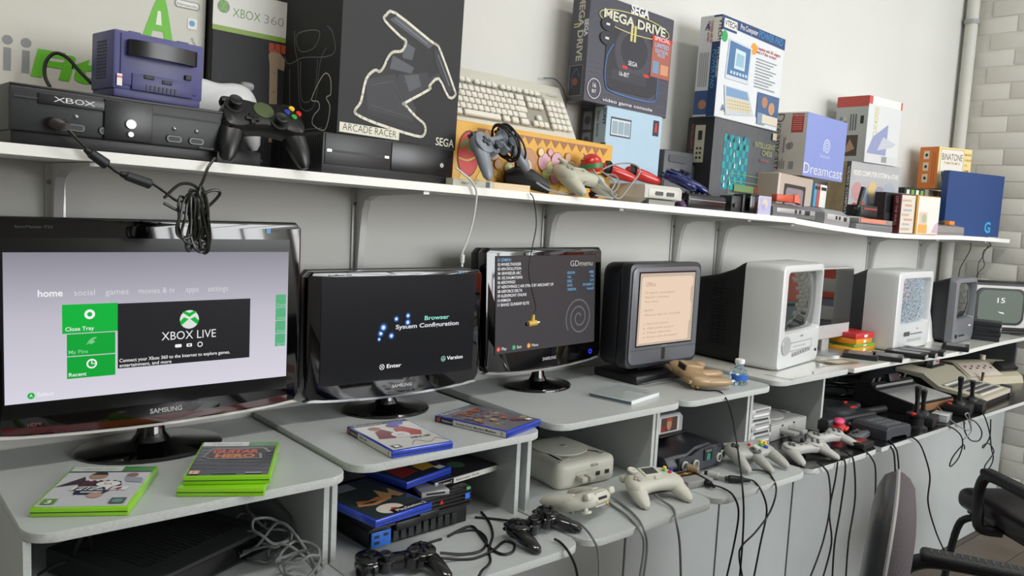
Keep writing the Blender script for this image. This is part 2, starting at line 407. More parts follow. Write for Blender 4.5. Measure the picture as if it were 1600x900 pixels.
# ================================================================ screens
def emat(hx, st=1.0): return m(hx, .25, emit=st)
def lcd(name, label, cx, y, w, h, zb, yaw, zdesk, scr, base, rim, depth=.06, arc=.012, tilt=0, by=None):
    """flat monitor: origin under the bezel's bottom centre; scr = x0,x1,z0,z1 of the glass in the bezel frame"""
    t = thing(name, label, 'monitor', (cx, y, zdesk), yaw, 'flat monitors in a row'); z0 = zb - zdesk
    F = TR(0, 0, z0) @ RX(-tilt)
    o = [(-w / 2 + .012, h), (-w / 2, h - .012)] + [(-w / 2, .014), (-w / 2 + .008, .0)] + [(-w / 2 + w * k / 10, -arc * (1 - (2 * k / 10 - 1) ** 2)) for k in range(1, 10)] + [(w / 2 - .008, 0), (w / 2, .014), (w / 2, h - .012), (w / 2 - .012, h)]
    bz = B().prism(o, -.02, .012, .004, F @ FR['front'], 2).obj('bezel', GBLK, t)
    sh = B().prism([(x * .96, .008 + y_ * .97) for x, y_ in o], -depth, -.02, .012, F @ FR['front'], 2).obj('back_shell', BLK, t)
    B().prism([(-w / 2 + .012, -.0005)] + [(-w / 2 + w * k / 12, -arc * (1 - (2 * k / 12 - 1) ** 2) - .0055) for k in range(0, 13)] + [(w / 2 - .012, -.0005)], -.008, .0105, .001, F @ FR['front'], 1).obj('lower_rim', rim, t)
    x0, x1, s0, s1 = scr
    sc = B().box(((x0 + x1) / 2, -.0125, (s0 + s1) / 2), (x1 - x0, .0015, s1 - s0), mx=F).obj('screen', m('#050507', .18), t)
    (bx, by_, rx, ry) = base
    prof = [(1, .0), (1, .004), (.97, .007), (.5, .010), (.28, .016), (.2, .03), (.17, .05)]
    B().rings([[(bx + rx * r * math.cos(2 * PI * k / 40), by_ + (ry * r if r > .3 else rx * r * .8) * math.sin(2 * PI * k / 40), z) for k in range(40)] for r, z in prof]).obj('base', GBLK, t)
    B().cyl((bx, by_, .045), (bx, by_ - .0, z0 + .05), .026, .022, n=20).obj('neck', GBLK, t)
    B().box((bx, .035 + (by_ if by_ > .03 else .03) * .5 - .012, z0 + .05), (.09, .05, .06), .01).obj('hinge', BLK, t)
    a = Art(sc, 'front', (0, 0, 0), 1, 1, name='picture', mx=F @ TR(x0, -.01335, s0) @ FR['front']); a.W, a.H = x1 - x0, s1 - s0
    return t, a, F, bz
W_ = emat('#f4f4f6', .95); WT = emat('#ffffff', .9); G1 = emat('#06b43c', .95); G2 = emat('#06a637', .95); KB = emat('#1f1f23', 1)
# screen 1: console home menu
t, a, F, bz = lcd('monitor', 'largest black monitor showing a pale menu with green tiles', .4800, 1.558, .550, .362, .953, 0, .883, (-.248, .249, .026, .328), (.0, .035, .132, .098), m('#c9c4c0', .15, .0, coat=1), .065)
gm = bpy.data.materials.new('menu_backdrop'); gm.use_nodes = True; nt = gm.node_tree; p = nt.nodes['Principled BSDF']
tc = nt.nodes.new('ShaderNodeTexCoord'); sx = nt.nodes.new('ShaderNodeSeparateXYZ'); rp = nt.nodes.new('ShaderNodeValToRGB')
nt.links.new(tc.outputs['Generated'], sx.inputs[0]); nt.links.new(sx.outputs['Z'], rp.inputs[0]); nt.links.new(rp.outputs[0], p.inputs['Emission Color'])
rp.color_ramp.elements[0].color = lin('#dcd9e6'); rp.color_ramp.elements[1].color = lin('#8b8a96'); e = rp.color_ramp.elements.new(.55); e.color = lin('#c4c1ce')
p.inputs['Emission Strength'].default_value = .93; p.inputs['Base Color'].default_value = (.01, .01, .01, 1); p.inputs['Roughness'].default_value = .3; p.inputs['Specular IOR Level'].default_value = .12
a.rect(.006, .085, .990, .835, gm)
a.rect(.355, .235, .485, .385, KB)
a.rect(.178, .46, .177, .165, G1).rect(.192, .33, .155, .125, G2).rect(.192, .20, .155, .125, G2)
for k in range(4): a.rect(.945, .555 - k * .087, .043, .083, emat('#5cb583', .9))
a.circ(.264, .565, .0085, W_).circ(.264, .565, .004, G1)
a.poly([(.252, .388), (.262, .398), (.268, .39), (.282, .405), (.274, .415), (.288, .43), (.276, .432), (.262, .416)], emat('#7fd08f', .9))
a.circ(.27, .278, .0085, W_).circ(.27, .278, .0058, G2).line([(.27, .298), (.27, .278), (.28, .278)], .0015, W_)
a.circ(.605, .505, .0175, emat('#dfe6df', .95)).poly([(.578, .55), (.605, .52), (.632, .55), (.622, .558), (.605, .545), (.588, .558)], G1).poly([(.575, .47), (.602, .507), (.585, .52), (.57, .495)], G1).poly([(.635, .47), (.608, .507), (.625, .52), (.64, .495)], G1)
a.text('XBOX LIVE', .605, .385, .0155, W_, w=.20, bold=-.005, al='C')
a.rr(.553, .335, .024, .02, .002, W_).rr(.595, .335, .02, .02, .001, W_).ring(.645, .345, .0042, .0016, W_).rect(.601, .341, .008, .008, KB)
a.text('Connect your Xbox 360 to the Internet to explore games,', .36, .272, .0062, W_, w=.40).text('entertainment, and more', .36, .243, .0062, W_, w=.18)
a.text('home', .105, .675, .0115, W_, w=.075, bold=.02)
for s, u, wd in (('social', .215, .065), ('games', .315, .075), ('movies & tv', .425, .125), ('apps', .59, .047), ('settings', .672, .077)): a.text(s, u, .675, .0105, emat('#e6e6ea', .9), w=wd, bold=-.01)
a.text('Close Tray', .187, .475, .0068, W_, w=.09).text('My Pins', .197, .343, .0065, emat('#8fd8a0', .9), w=.06).text('Recent', .197, .213, .0065, W_, w=.055)
for k, s in enumerate(('Friends', 'Activity', 'Avatar', 'Sign In')): a.text(s, .95, .563 - k * .087, .005, emat('#a9dcbd', .9), w=.037, bold=0)
a.circ(.082, .125, .0055, G1).text('A', .082, .118, .005, W_, al='C').text('Select', .1, .118, .0065, W_, w=.05)
a.done()
c = Art(bz, 'front', (0, 0, 0), .5, .36, name='badge', mx=F @ TR(-.2500, -.0124, 0) @ FR['front'])
c.text('SAMSUNG', .525, .022, .0085, m('#b5b5b5', .3, .5), w=.115, bold=.02, al='C').text('SyncMaster T23', .045, .955, .0045, m('#3a3a3a', .4), w=.11).rect(.90, .945, .018, .026, m('#5aa7dd', .4)).text('DTV', .925, .95, .006, m('#5a5a5a', .4)).text('HDMI', .075, .03, .006, m('#6b4a44', .4)).done()
red = B().prism([(-.25, .004)] + [(-.25 + .5 * k / 12, -.0105 * (1 - (2 * k / 12 - 1) ** 2) + .001) for k in range(13)] + [(.25, .004)] + [(.25 - .5 * k / 12, .0125 - .0105 * (1 - (2 * k / 12 - 1) ** 2)) for k in range(13)], .0118, .0126, 0, F @ FR['front']).obj('red_band', m('#3d0a0b', .1, coat=.5), t)
# screen 2: browser / system configuration
t, a, F, bz = lcd('monitor', 'wide black monitor reading Browser and System Configuration on a dark screen', .997, 1.558, .452, .268, .947, 0, .893, (-.196, .206, .025, .257), (-.005, .028, .103, .086), m('#9a9ea0', .12, .5, coat=1))
a.rect(.004, .004, .992, .992, emat('#121318', 1))
a.text('Browser', .73, .555, .0095, emat('#8fe0cf', 1), w=.17, bold=.02, al='C').text('System Configuration', .67, .485, .0095, emat('#e0e0e6', 1), w=.43, bold=.02, al='C')
a.text('Enter', .405, .115, .0085, W_, w=.095, bold=.02).ring(.375, .13, .0058, .0012, W_).line([(.366, .115), (.384, .145)], .0012, W_).line([(.366, .145), (.384, .115)], .0012, W_)
a.text('Version', .81, .135, .0085, W_, w=.115, bold=.02).ring(.785, .15, .0058, .0012, emat('#9fd8c8', 1)).line([(.775, .14), (.795, .14), (.785, .162)], .0012, emat('#9fd8c8', 1), True)
for u, v, r in ((.36, .455, .009), (.375, .51, .011), (.35, .40, .006), (.427, .425, .009), (.455, .585, .008), (.53, .545, .009), (.53, .61, .008)):
    a.circ(u, v, r, emat('#1c3566', 1)).circ(u, v, r * .62, emat('#5f95d8', 1)).circ(u, v, r * .35, emat('#e4f2ff', 1))
a.done()
c = Art(bz, 'front', (0, 0, 0), .452, .268, name='badge', mx=F @ TR(-.226, -.0124, 0) @ FR['front'])
c.text('SAMSUNG', .52, .02, .007, m('#c0c0c0', .3, .5), w=.115, bold=.02, al='C').text('SyncMaster 933', .1, .965, .004, m('#55565a', .4), w=.12).rect(.84, .963, .02, .02, m('#5aa7dd', .4)).text('DTV', .865, .962, .0055, m('#9a9a9a', .4)).done()
# screen 3: game list
t, a, F, bz = lcd('monitor', 'square black monitor showing a numbered game list with a spiral mark', 1.455, 1.565, .44, .302, .963, 5, .899, (-.192, .192, .040, .282), (0, .018, .098, .082), m('#a5a8a8', .12, .5, coat=1), tilt=3)
a.rect(.004, .004, .992, .992, emat('#413f42', 1)); BL = emat('#74b4e0', 1)
for k, s in enumerate(('01 GDMENU', '02 4WHEELTHUNDER', '03 4X4 EVOLUTION', '04 18WHEELER ARC', '05 102 DALMATIANS', '06 AEROWINGS', '07 AEROWINGS 2 AIR STRIKE BY AIRCHART OF', '08 AIRFORCE DELTA', '09 ALIENFRONT ONLINE', '10 ARMADA', '11 BANG! GUNSHIP ELITE')):
    a.text(s, .02, .945 - k * .0455, .0072, BL if k == 0 else W_, w=.0132 * len(s), bold=.01)
a.text('GDmenu', .72, .875, .015, emat('#d6d2cc', 1), w=.24, bold=-.01)
for k, (s, q) in enumerate((('REGION', 'FREE'), ('VGA', 'YES'), ('DISC', '1/1'), ('DATE', '2016/05/12'), ('VERSION', '16.6.0'))):
    a.text(s, .69, .79 - k * .046, .0068, BL, w=.013 * len(s)).text(q, .975, .79 - k * .046, .0068, BL, w=.012 * len(q), al='R')
sp = [(.82 + (.008 + .0092 * k / 10) / .384 * math.cos(k * .31 + .5) * 1.0, .30 + (.008 + .0092 * k / 10) / .242 * math.sin(k * .31 + .5)) for k in range(52)]
a.line(sp, .0045, emat('#67666a', 1))
for u, s, cc in ((.03, 'Play', '#d8482f'), (.17, 'Exit', '#3c9a6a'), (.31, 'Menu', '#e0962a')): a.circ(u, .055, .0065, emat(cc, 1)).text(s, u + .03, .04, .0075, W_, bold=0)
for u, s in ((.03, 'A'), (.17, 'Y'), (.31, 'X')): a.text(s, u, .043, .0055, W_, al='C')
a.done()
c = Art(bz, 'front', (0, 0, 0), .44, .302, name='badge', mx=F @ TR(-.22, -.0124, 0) @ FR['front'])
c.text('SAMSUNG', .52, .03, .008, m('#c0c0c0', .3, .5), w=.12, bold=.02, al='C').ring(.90, .05, .0055, .0022, m('#2a3cff', .3, emit=1.6)).done()
# screen 4: small television with beige page
t = thing('television', 'small dark grey flat television showing a beige page of text', 'television', (1.838, 1.485, .897), 1)
z0 = .040
B().prism(rrect(.316, .292, .02, 4, 0, z0 + .146), -.035, .0, .004, FR['front'], 2).obj('bezel', m('#2b2d30', .3), t)
B().prism(rrect(.300, .270, .02, 4, 0, z0 + .146), .0002, .004, .003, FR['front'], 2).obj('front_frame', m('#6b6e74', .35, .2), t)
B().prism(rrect(.320, .285, .03, 4, 0, z0 + .146), -.10, -.034, .012, FR['front'], 2).obj('back_shell', BLK, t)
B().box((0, -.0045, z0 + .164), (.252, .001, .208)).obj('screen', m('#0a0a0a', .2), t)
a = Art(t, 'front', (-.122, -.0052, z0 + .064), .244, .200, name='picture')
PEA = emat('#e9cfb8', 1.0); BRN = emat('#b5947c', 1); a.rect(0, 0, 1, 1, emat('#c4b3a2', 1)).poly([(.03, .03), (.93, .03), (.93, .28), (.96, .32), (.96, .55), (.93, .6), (.93, .78), (.97, .82), (.97, .92), (.93, .95), (.05, .95), (.03, .92)], PEA)
a.text('Office', .1, .82, .012, BRN, bold=0)
for k, s in enumerate(('ID agent: unassigned', 'Report: complete', 'Pos: Zero', '', 'REPORT', 'Choose data for the field', '', 'a  Narrow sectors', 'b  High point sectors', 'c  Failed objective', 'd  Active with perimeter')): 
    if s: a.text(s, .1, .72 - k * .062, .0055, BRN, w=.026 * len(s), bold=0)
for k in range(10): a.rect(.965, .12 + k * .05, .012, .02, BRN)
a.done()
c = Art(t, 'front', (-.158, -.0042, z0), .316, .292, name='badge'); c.text('TEVION', .5, .195, .005, m('#b8b8b8', .4), w=.08, al='C').rr(.47, .06, .05, .12, .004, BLK).line([(.04, .175), (.96, .175)], .001, BLK).done()
B().box((0, .055, .012), (.27, .16, .024), .006).obj('base', BLK, t); B().box((0, .06, .032), (.12, .05, .03)).obj('neck', BLK, t)
B().tube([(-.13, -.02, .006), (-.125, -.045, .008), (-.08, -.05, .012), (.05, -.05, .012)], .003).obj('stand_rail', m('#4a4c4e', .3), t)

# ---------------------------------------------------------------- tube televisions
def crt(name, label, loc, yaw, w, h, fd, bd, front, back, scr, pic, bottom, bulge=.012, taper=.72, slots=14, ztop=.06, group=None, screenmat=None):
    """fd depth of the front housing, bd of the tapering back; scr = x0,x1,z0,z1"""
    t = thing(name, label, 'television', loc, yaw, group)
    x0, x1, s0, s1 = scr
    # front housing as a frame with a real opening
    def fr_(d, e): return [(x, d, z) for x, z in ((lambda q: q)(rrect(w - 2 * e, h - 2 * e, .02, 4, 0, h / 2)))]
    def op(d, e): return [(x, d, z) for x, z in rrect((x1 - x0) + 2 * e, (s1 - s0) + 2 * e, .012 + e, 4, (x0 + x1) / 2, (s0 + s1) / 2)]
    B().rings([fr_(fd, -.0), fr_(.02, 0), fr_(.004, .004), fr_(0, .012), op(0, .004), op(.006, 0), op(.03, -.004)], None, False).obj('front_housing', front, t)
    n = 8; rs = []
    for j in range(n + 1):
        z = s0 - .004 + (s1 - s0 + .008) * j / n
        rs.append([(x0 - .004 + (x1 - x0 + .008) * i / n, .024 - bulge * (1 - (2 * i / n - 1) ** 2) * (1 - .6 * (2 * j / n - 1) ** 2) - bulge * .5 * (1 - (2 * j / n - 1) ** 2), z) for i in range(n + 1)])
    B().rings(rs, None, False, False).obj('screen', screenmat or m('#2b302d', .03, coat=1), t)
    bs = [fr_(fd, .002), fr_(fd + .015, .006)]
    for k, (q, sc, zt) in enumerate(((.25, .95, .93), (.55, .86, .86), (1.0, taper, .80))):
        bs.append([(x * sc, fd + bd * q, z * zt * (1 if z > h * .3 else .97)) for x, _, z in fr_(0, .006)])
    B().rings(bs).obj('back_shell', back, t)
    if slots:
        for side in (-1,):
            bsl = B()
            for i in range(4):
                for k in range(slots):
                    yy = fd + .03 + bd * .13 * i; q = (yy - fd) / bd
                    sc = .985 - .16 * q; zz = h * (.16 + .60 * k / slots)
                    bsl.box((side * (w / 2 - .006) * sc - .0, yy + bd * .05, zz), (.004, bd * .085, .0022))
            bsl.obj('vent_slots', m('#050506', .8), t, 0)
    if pic: pic(t)
    if bottom: bottom(t)
    return t
SILF = m('#d3d6d6', .35, .15); SILS = m('#9a9b97', .4, .2)
def b5(t):
    a = Art(t, 'front', (-.165, -.0002, 0), .33, .33, name='controls')
    a.text('BUSH', .52, .285, .006, m('#44474a', .4), al='C').rr(.17, .16, .62, .085, .003, m('#8f9292', .3)).rr(.185, .168, .59, .07, .002, m('#c9cbcb', .25)).text('VIDEO RECORDER', .48, .195, .0045, m('#6b6e6e', .4), w=.3, al='C')
    a.done()
    B().prism(circ(.033, 20, 0, 0, .03), 0, .004, .0015, TR(-.115, .0, .075) @ FR['front'], 1).obj('side_door', m('#b2b5b4', .3, .2), t)
    for k in range(7): B().box((-.055 + k * .021, -.002, .042 + .0012 * k), (.0125, .006, .012), .002).obj('button', m('#a5a8a8', .3, .2), t)
    B().cyl((.13, .001, .04), (.13, -.003, .04), .005, n=12).obj('socket', BLK, t)
crt('television', 'silver tube television with a video slot and dark glass, beside the plastic bottle', (2.375, 1.372, .9055), 9, .33, .325, .125, .20, SILF, m('#0c0e10', .85), (-.128, .143, .112, .298), None, b5, slots=18)
def p6(t):
    a = Art(t, 'front', (-.16, -.0002, 0), .32, .295, name='controls')
    a.text('alba', .62, .25, .006, m('#5b5e60', .4), al='C').rr(.25, .175, .17, .055, .006, m('#4c4f52', .4)).rr(.37, .10, .38, .035, .002, m('#a9acac', .3)).done()
    for k in range(8): B().box((-.015 + k * .013, -.001, .058), (.006, .004, .005), .001).obj('button', m('#7d8082', .4), t)
sm = bpy.data.materials.new('tv_snow'); sm.use_nodes = True; nt = sm.node_tree; p = nt.nodes['Principled BSDF']
tc = nt.nodes.new('ShaderNodeTexCoord'); wn_ = nt.nodes.new('ShaderNodeTexNoise'); wn_.inputs['Scale'].default_value = 260; wn_.inputs['Detail'].default_value = 1
rp = nt.nodes.new('ShaderNodeValToRGB'); rp.color_ramp.elements[0].position = .40; rp.color_ramp.elements[1].position = .60
rp.color_ramp.elements[0].color = lin('#4d5a66'); rp.color_ramp.elements[1].color = lin('#c9d8e4')
nt.links.new(tc.outputs['Object'], wn_.inputs['Vector']); nt.links.new(wn_.outputs['Fac'], rp.inputs[0]); nt.links.new(rp.outputs[0], p.inputs['Emission Color'])
p.inputs['Emission Strength'].default_value = .8; p.inputs['Roughness'].default_value = .04; p.inputs['Base Color'].default_value = (.02, .02, .02, 1)
crt('television', 'silver tube television showing blue-white static snow', (3.115, 1.350, .9055), 2, .315, .292, .12, .235, SILF, m('#3a3d42', .5), (-.115, .125, .095, .262), None, p6, slots=0, screenmat=sm)
def b7(t):
    B().cyl((-.085, .002, .03), (-.085, -.004, .03), .008, n=12).obj('knob', BLK, t)
    for k in range(5): B().box((-.05 + k * .012, -.002, .03), (.006, .005, .005), .001).obj('button', BLK, t)
    a = Art(t, 'front', (-.115, -.0002, 0), .23, .262, name='badge'); a.rect(.7, .24, .12, .025, m('#d5d7d8', .3)).done()
crt('television', 'small charcoal tube television with a silver face, right of the snowy set', (3.515, 1.325, .9055), 3, .235, .262, .03, .26, m('#7d8085', .3, .25), m('#24262a', .5), (-.092, .100, .092, .238), lambda t: Art(t, 'front', (-.092, .004, .12), .19, .02, name='picture').done(), b7, slots=0, taper=.8)
# far portable set with a pale grey picture
t = thing('television', 'vintage portable television with white face and black control strip showing number 15', 'television', (4.005, 1.335, .9055), -42)
B().prism(rrect(.33, .21, .012, 3, 0, .118), -.16, .0, .004, FR['front']).obj('cabinet', m('#1d1e20', .5), t)
B().box((0, .08, .007), (.32, .14, .012), .003).obj('foot', BLK, t)
a = B().prism(rrect(.235, .182, .01, 3, -.040, .12), 0.0003, .003, .001, FR['front'], 1).obj('face_plate', m('#c9cac4', .4), t)
B().prism(rrect(.212, .16, .03, 5, -.043, .12), .003, .008, .002, FR['front'], 1).obj('screen_surround', m('#0c0c0d', .3), t)
B().prism(rrect(.19, .14, .028, 5, -.043, .12), .0082, .0105, .002, FR['front'], 1).obj('screen', m('#7e8a80', .2, emit=.75), t)
a = Art(t, 'front', (-.14, -.0107, .05), .195, .14, name='picture'); a.text('15', .42, .62, .022, WT, w=.17, bold=.01).poly([(.45, .34), (.58, .32), (.6, .27), (.5, .3)], WT).done()
for k in range(5): B().cyl((.105, -.001, .175 - k * .02 - (.06 if k == 4 else 0)), (.105, -.01, .175 - k * .02 - (.06 if k == 4 else 0)), .006, n=12).obj('knob', m('#b9b9b6', .3, .3), t)
# all-in-one computer
t = thing('computer', 'silver all-in-one computer on a round foot, behind the silver television', 'computer', (2.705, 1.46, .9055), 2)
B().prism(rrect(.31, .25, .008, 3, 0, .175), -.03, 0, .003, FR['front'], 1).obj('body', m('#c9cbcb', .3, .3), t)
B().prism(rrect(.30, .195, .006, 3, 0, .197), .0003, .002, .001, FR['front'], 1).obj('bezel', m('#0b0b0c', .05, coat=.6), t)
B().box((0, -.0025, .202), (.27, .001, .165)).obj('screen', m('#0a0b0d', .02, coat=.8), t)
B().box((0, .012, .035), (.05, .012, .07), .003).obj('neck', m('#bfc1c1', .3, .4), t)
B().rings([[(.085 * r * math.cos(2 * PI * k / 32), -.0 + .075 * r * math.sin(2 * PI * k / 32), z) for k in range(32)] for r, z in ((1, 0), (1, .004), (.95, .007), (.3, .009))]).obj('foot', m('#a9abac', .3, .5), t)

# ================================================================ boxes on the wall shelf
TS = 1.53
def carton(name, label, corner, yaw, W, D, H, body, cat='box', group=None, tilt=TS, worn=None):
    """corner = front left bottom corner; front faces -Y"""
    t = thing(name, label, cat, corner, yaw, group, tilt)
    B().box((W / 2, D / 2, H / 2), (W, D, H), .0018, seg=1).obj('carton', body, t)
    b = B().box((W / 2, D * .27, H + .0006), (W - .004, D * .46, .0012)).obj('flap', worn or body, t)
    B().box((W / 2, D * .75, H + .0006), (W - .004, D * .46, .0012)).obj('flap', worn or body, t)
    return t
def part(t, *names):
    for c in t.children:
        if c.name.split('.')[0] in names: return c
    return t
def front(t, W, H): return Art(part(t, 'carton', 'cover', 'case'), 'front', (0, 0, 0), W, H)
def left(t, D, H): return Art(part(t, 'carton', 'cover', 'case'), 'left', (0, D, 0), D, H)
GR = m('#8a8c8c', .5); LW = m('#e2e1da', .45); INK = m('#1b1b1d', .5); INKW = m('#d9dadb', .5)

# fitness board box
W, H = .62, .36
t = carton('fitness_board_box', 'large white carton printed Wii Fit with green lettering, behind the black console', (-.04, 1.626, zs(-.04)), 0, W, .075, H, m('#c9c8bd', .5, grain=.04, scale=8))
a = front(t, W, H); GF = m('#62b81e', .45)
for u in (.466, .51): a.rr(u, .352, .018, .105, .001, GR).circ(u + .009, .492, .0078, GR)
a.poly([(0.295, 0.462), (0.315, 0.462), (0.340, 0.352), (0.325, 0.352)], GR).poly([(0.340, 0.352), (0.325, 0.352), (0.365, 0.462), (0.385, 0.462)], GR).poly([(0.365, 0.462), (0.385, 0.462), (0.405, 0.352), (0.395, 0.352)], GR)
a.text('Fit', .530, .350, .043, GF, w=.165, bold=.045, shear=.15)
a.poly([(.805, .56), (.845, .78), (.86, .84), (.875, .84), (.885, .78), (.91, .56), (.885, .56), (.875, .66), (.845, .66), (.83, .56)], GF).poly([(.853, .69), (.870, .69), (.866, .76), (.858, .76)], LW)
a.rr(.905, .80, .075, .04, .0055, m('#8f9090', .5)).rr(.909, .805, .067, .03, .0045, LW).text('Nintendo', .9425, .81, .0055, m('#7b7c7c', .5), w=.06, al='C')
a.rect(.945, .70, .028, .055, LW).circ(.958, .73, .0055, m('#4b93c4', .4)).text('WARNING', .955, .655, .004, GR, rot=-60, w=.1).done()

# original black console
W, D, H = .322, .205, .092
t = thing('game_console', 'wide black console with X-BOX lettering and four controller ports, at the shelf left end', 'game console', (.222, 1.402, zs(.222)), 3, None, TS)
BK = m('#26282a', .45, grain=.08, scale=500); BK2 = m('#1b1c1e', .35)
B().box((W / 2, D / 2 + .004, .014), (W * .97, D * .96, .026), .003).obj('base', BLK, t)
B().box((W / 2, D / 2, .055), (W, D, .070), .004).obj('body', BK, t)
B().box((W / 2, D / 2 + .001, .091), (W * .995, D, .006), .002).obj('lid', BK2, t)
B().box((.1655, -.0018, .0545), (.073, .005, .066), .0015).obj('centre_panel', BK2, t)
B().box((W * .50, -.0006, .0735), (W * .96, .002, .003)).obj('seam', INK, t)
B().box((.095, -.0015, .0745), (.115, .003, .017), .001).obj('logo_strip', BK2, t)
for x, z, r in ((.168, .050, .0085), (.168, .033, .005)): B().cyl((x, -.004, z), (x, -.008, z), r, n=20, b=.001).obj('button', m('#b9bab6', .3, .5), t)
for x in (.09, .135, .238, .275):
    B().prism(rrect(.026, .013, .0055, 4), 0, .0028, .001, TR(x, .0, .034) @ FR['front'], 1).obj('port', m('#3b3d3f', .3, .3), t)
    B().prism(rrect(.019, .0075, .003, 4), 0, .0034, 0, TR(x, .0, .034) @ FR['front'], 1).obj('socket', INK, t)
    B().ell((x, -.0006, .052), (.004, .002, .004), 12, 6).obj('port_stud', m('#8b8d8d', .2, .7), t)
a = Art(t, 'front', (0, -.0032, 0), W, H); a.text('X', .205, .775, .0085, INKW, w=.05, bold=-.005, al='C').text('B', .248, .775, .0085, INKW, w=.034, bold=-.005, al='C').text('O', .29, .775, .0085, INKW, w=.04, bold=-.005, al='C').text('X', .335, .775, .0085, INKW, w=.05, bold=-.005, al='C').text('Microsoft', .945, .235, .0045, m('#55585a', .5), al='R').done()
t.scale = (1, 1, .93)
# purple cube console
W, D, H = .149, .085, .108
t = thing('game_console', 'small indigo purple cube console with a black carry handle', 'game console', (.369, 1.425, 1.5135), 8, None, TS)
PU = m('#4a4a80', .4); PU2 = m('#3f3f72', .45)
B().box((W / 2, D / 2, .058), (W, D, .092), .003).obj('body', PU, t)
B().box((W / 2, D / 2, .0085), (W * .97, D * .97, .017), .003).obj('base', PU2, t)
B().box((W / 2, -.0008, .06), (W * .86, .003, .08), .001).obj('rear_plate', PU, t)
B().box((W * .53, -.003, .027), (W * .68, .003, .026), .001).obj('port_panel', PU2, t)
hp = [(.020, -.002), (.021, -.014), (.05, -.022), (.09, -.022), (.128, -.014), (.130, -.002)]
B().rings([[(x, y - .002, .066), (x, y + .002, .066), (x, y + .002, .090), (x, y - .002, .090)] for x, y in [(p.x, p.y) for p in cr([(x, y, 0) for x, y in hp], 5)]]).obj('handle', m('#1a1a1c', .3), t)
for x, z in ((.055, .037), (.085, .033)): B().box((x, -.0045, z), (.017, .003, .0065), .001).obj('port', INK, t)
for k in range(8): B().box((.052 + k * .0068, -.0045, .020), (.003, .002, .009)).obj('vent_slot', INK, t)
B().box((.121, -.004, .047), (.011, .004, .008), .001).obj('power_socket', INK, t)
for k in range(12): B().box((-.0002, D * .52, .030 + k * .0052), (.001, D * .42, .0026)).obj('side_slot', m('#2c2c50', .6), t)
for x in (.035, .115): B().box((x, D * .3, H - .0035), (.018, D * .5, .003)).obj('lid_notch', PU2, t)
Art(t, 'front', (0, -.0025, 0), W, H).rect(.035, .16, .055, .17, LW).rect(.035, .27, .055, .03, RED).done()
cable('power_cable', 'short black cable looping behind the black console beside the purple cube', [(0.3064, 1.5500, 1.5277), (0.3010, 1.5600, 1.5463), (0.3041, 1.5650, 1.5698), (0.3173, 1.5650, 1.5851), (0.3343, 1.5600, 1.5799), (0.3513, 1.5500, 1.5584), (0.3641, 1.5300, 1.5397), (0.3710, 1.5300, 1.5364)], .003)
# tall black and white console carton
W, H = .156, .335
t = carton('console_box', 'tall black carton with white top band printed XBOX 360', (.583, 1.60, zs(.583)), 0, W - .004, .09, H, m('#101216', .6, grain=.15, scale=20))
a = front(t, W - .004, H); a.rect(0, .79, 1, .21, m('#d2d2cb', .4)).rect(0, .765, 1, .028, m('#7f9e35', .45)).circ(.13, .90, .012, m('#5f6b4a', .3)).line([(.09, .93), (.17, .87)], .003, GF).line([(.09, .87), (.17, .93)], .003, GF)
a.text('XBOX', .25, .855, .017, m('#5f8a22', .4), w=.36, bold=-.01).text('360', .66, .855, .017, m('#8b8c8c', .4), w=.27, bold=-.012)
SK = m('#8f7c62', .5); a.poly([(.76, .62), (.96, .60), (.98, .66), (.90, .70), (.78, .72), (.74, .68)], SK).poly([(.76, .63), (.87, .62), (.90, .17), (.79, .17)], SK)
for k in range(4): a.circ(.83, .25 + k * .11, .0012, INK)
for k in range(3): a.rect(.74 + k * .085, .70, .075, .05, m('#a0401c', .5))
a.done()

# ---------------------------------------------------------------- game pads
def buttons(t, pts, r, mats, z, h=.004, name='button'):
    for (x, y), mt in zip(pts, mats): B().cyl((x, y, z - .004), (x, y, z + h), r, n=12, b=.001).obj(name, mt, t)
def dpad(t, x, y, z, s, mt): B().box((x, y, z), (s, s * .33, .006), .001).box((x, y, z), (s * .33, s, .006), .001).obj('direction_pad', mt, t)
def stick(t, x, y, z, mt, r=.011):
    B().lathe([(.006, -.004), (.006, .006), (r, .008), (r, .012), (r * .8, .0135), (r * .3, .012)], 16, TR(x, y, z)).obj('thumb_stick', mt, t)
def outline(half, n=4): return [(p.x, p.y) for p in cr([(x, y, 0) for x, y in mirror(half)], n, True)]
PSH = [(0, .020), (.022, .021), (.034, .031), (.052, .034), (.070, .027), (.079, .006), (.075, -.012), (.060, -.022), (.045, -.020), (.028, -.014), (0, -.012)]
N64H = [(0, .045), (.03, .049), (.058, .046), (.075, .03), (.080, .0), (.075, -.018), (.056, -.023), (.035, -.019), (.018, -.023), (0, -.024)]
DCH = [(0, .050), (.03, .052), (.062, .042), (.081, .010), (.083, -.018), (.071, -.036), (.05, -.035), (.026, -.029), (0, -.026)]
XBH = [(0, .040), (.03, .044), (.055, .040), (.073, .020), (.078, -.008), (.069, -.028), (.05, -.031), (.03, -.026), (0, -.022)]
def grip(t, body, L):
    """L: (x, y, z, half width, half height) stations from the palm to the tip"""
    P = [V(q[:3]) for q in L]; S_ = []
    for i, q in enumerate(L):
        d = (P[min(i + 1, len(P) - 1)] - P[max(i - 1, 0)]).normalized(); u = V((0, 0, 1)).cross(d).normalized(); v = d.cross(u).normalized()
        S_.append((P[i], u * q[3], v * q[4]))
    S_.append((P[-1] + (P[-1] - P[-2]).normalized() * L[-1][3] * .7, S_[-1][1] * .45, S_[-1][2] * .45))
    B().loft(S_, 16, 2.1).obj('grip', body, t)
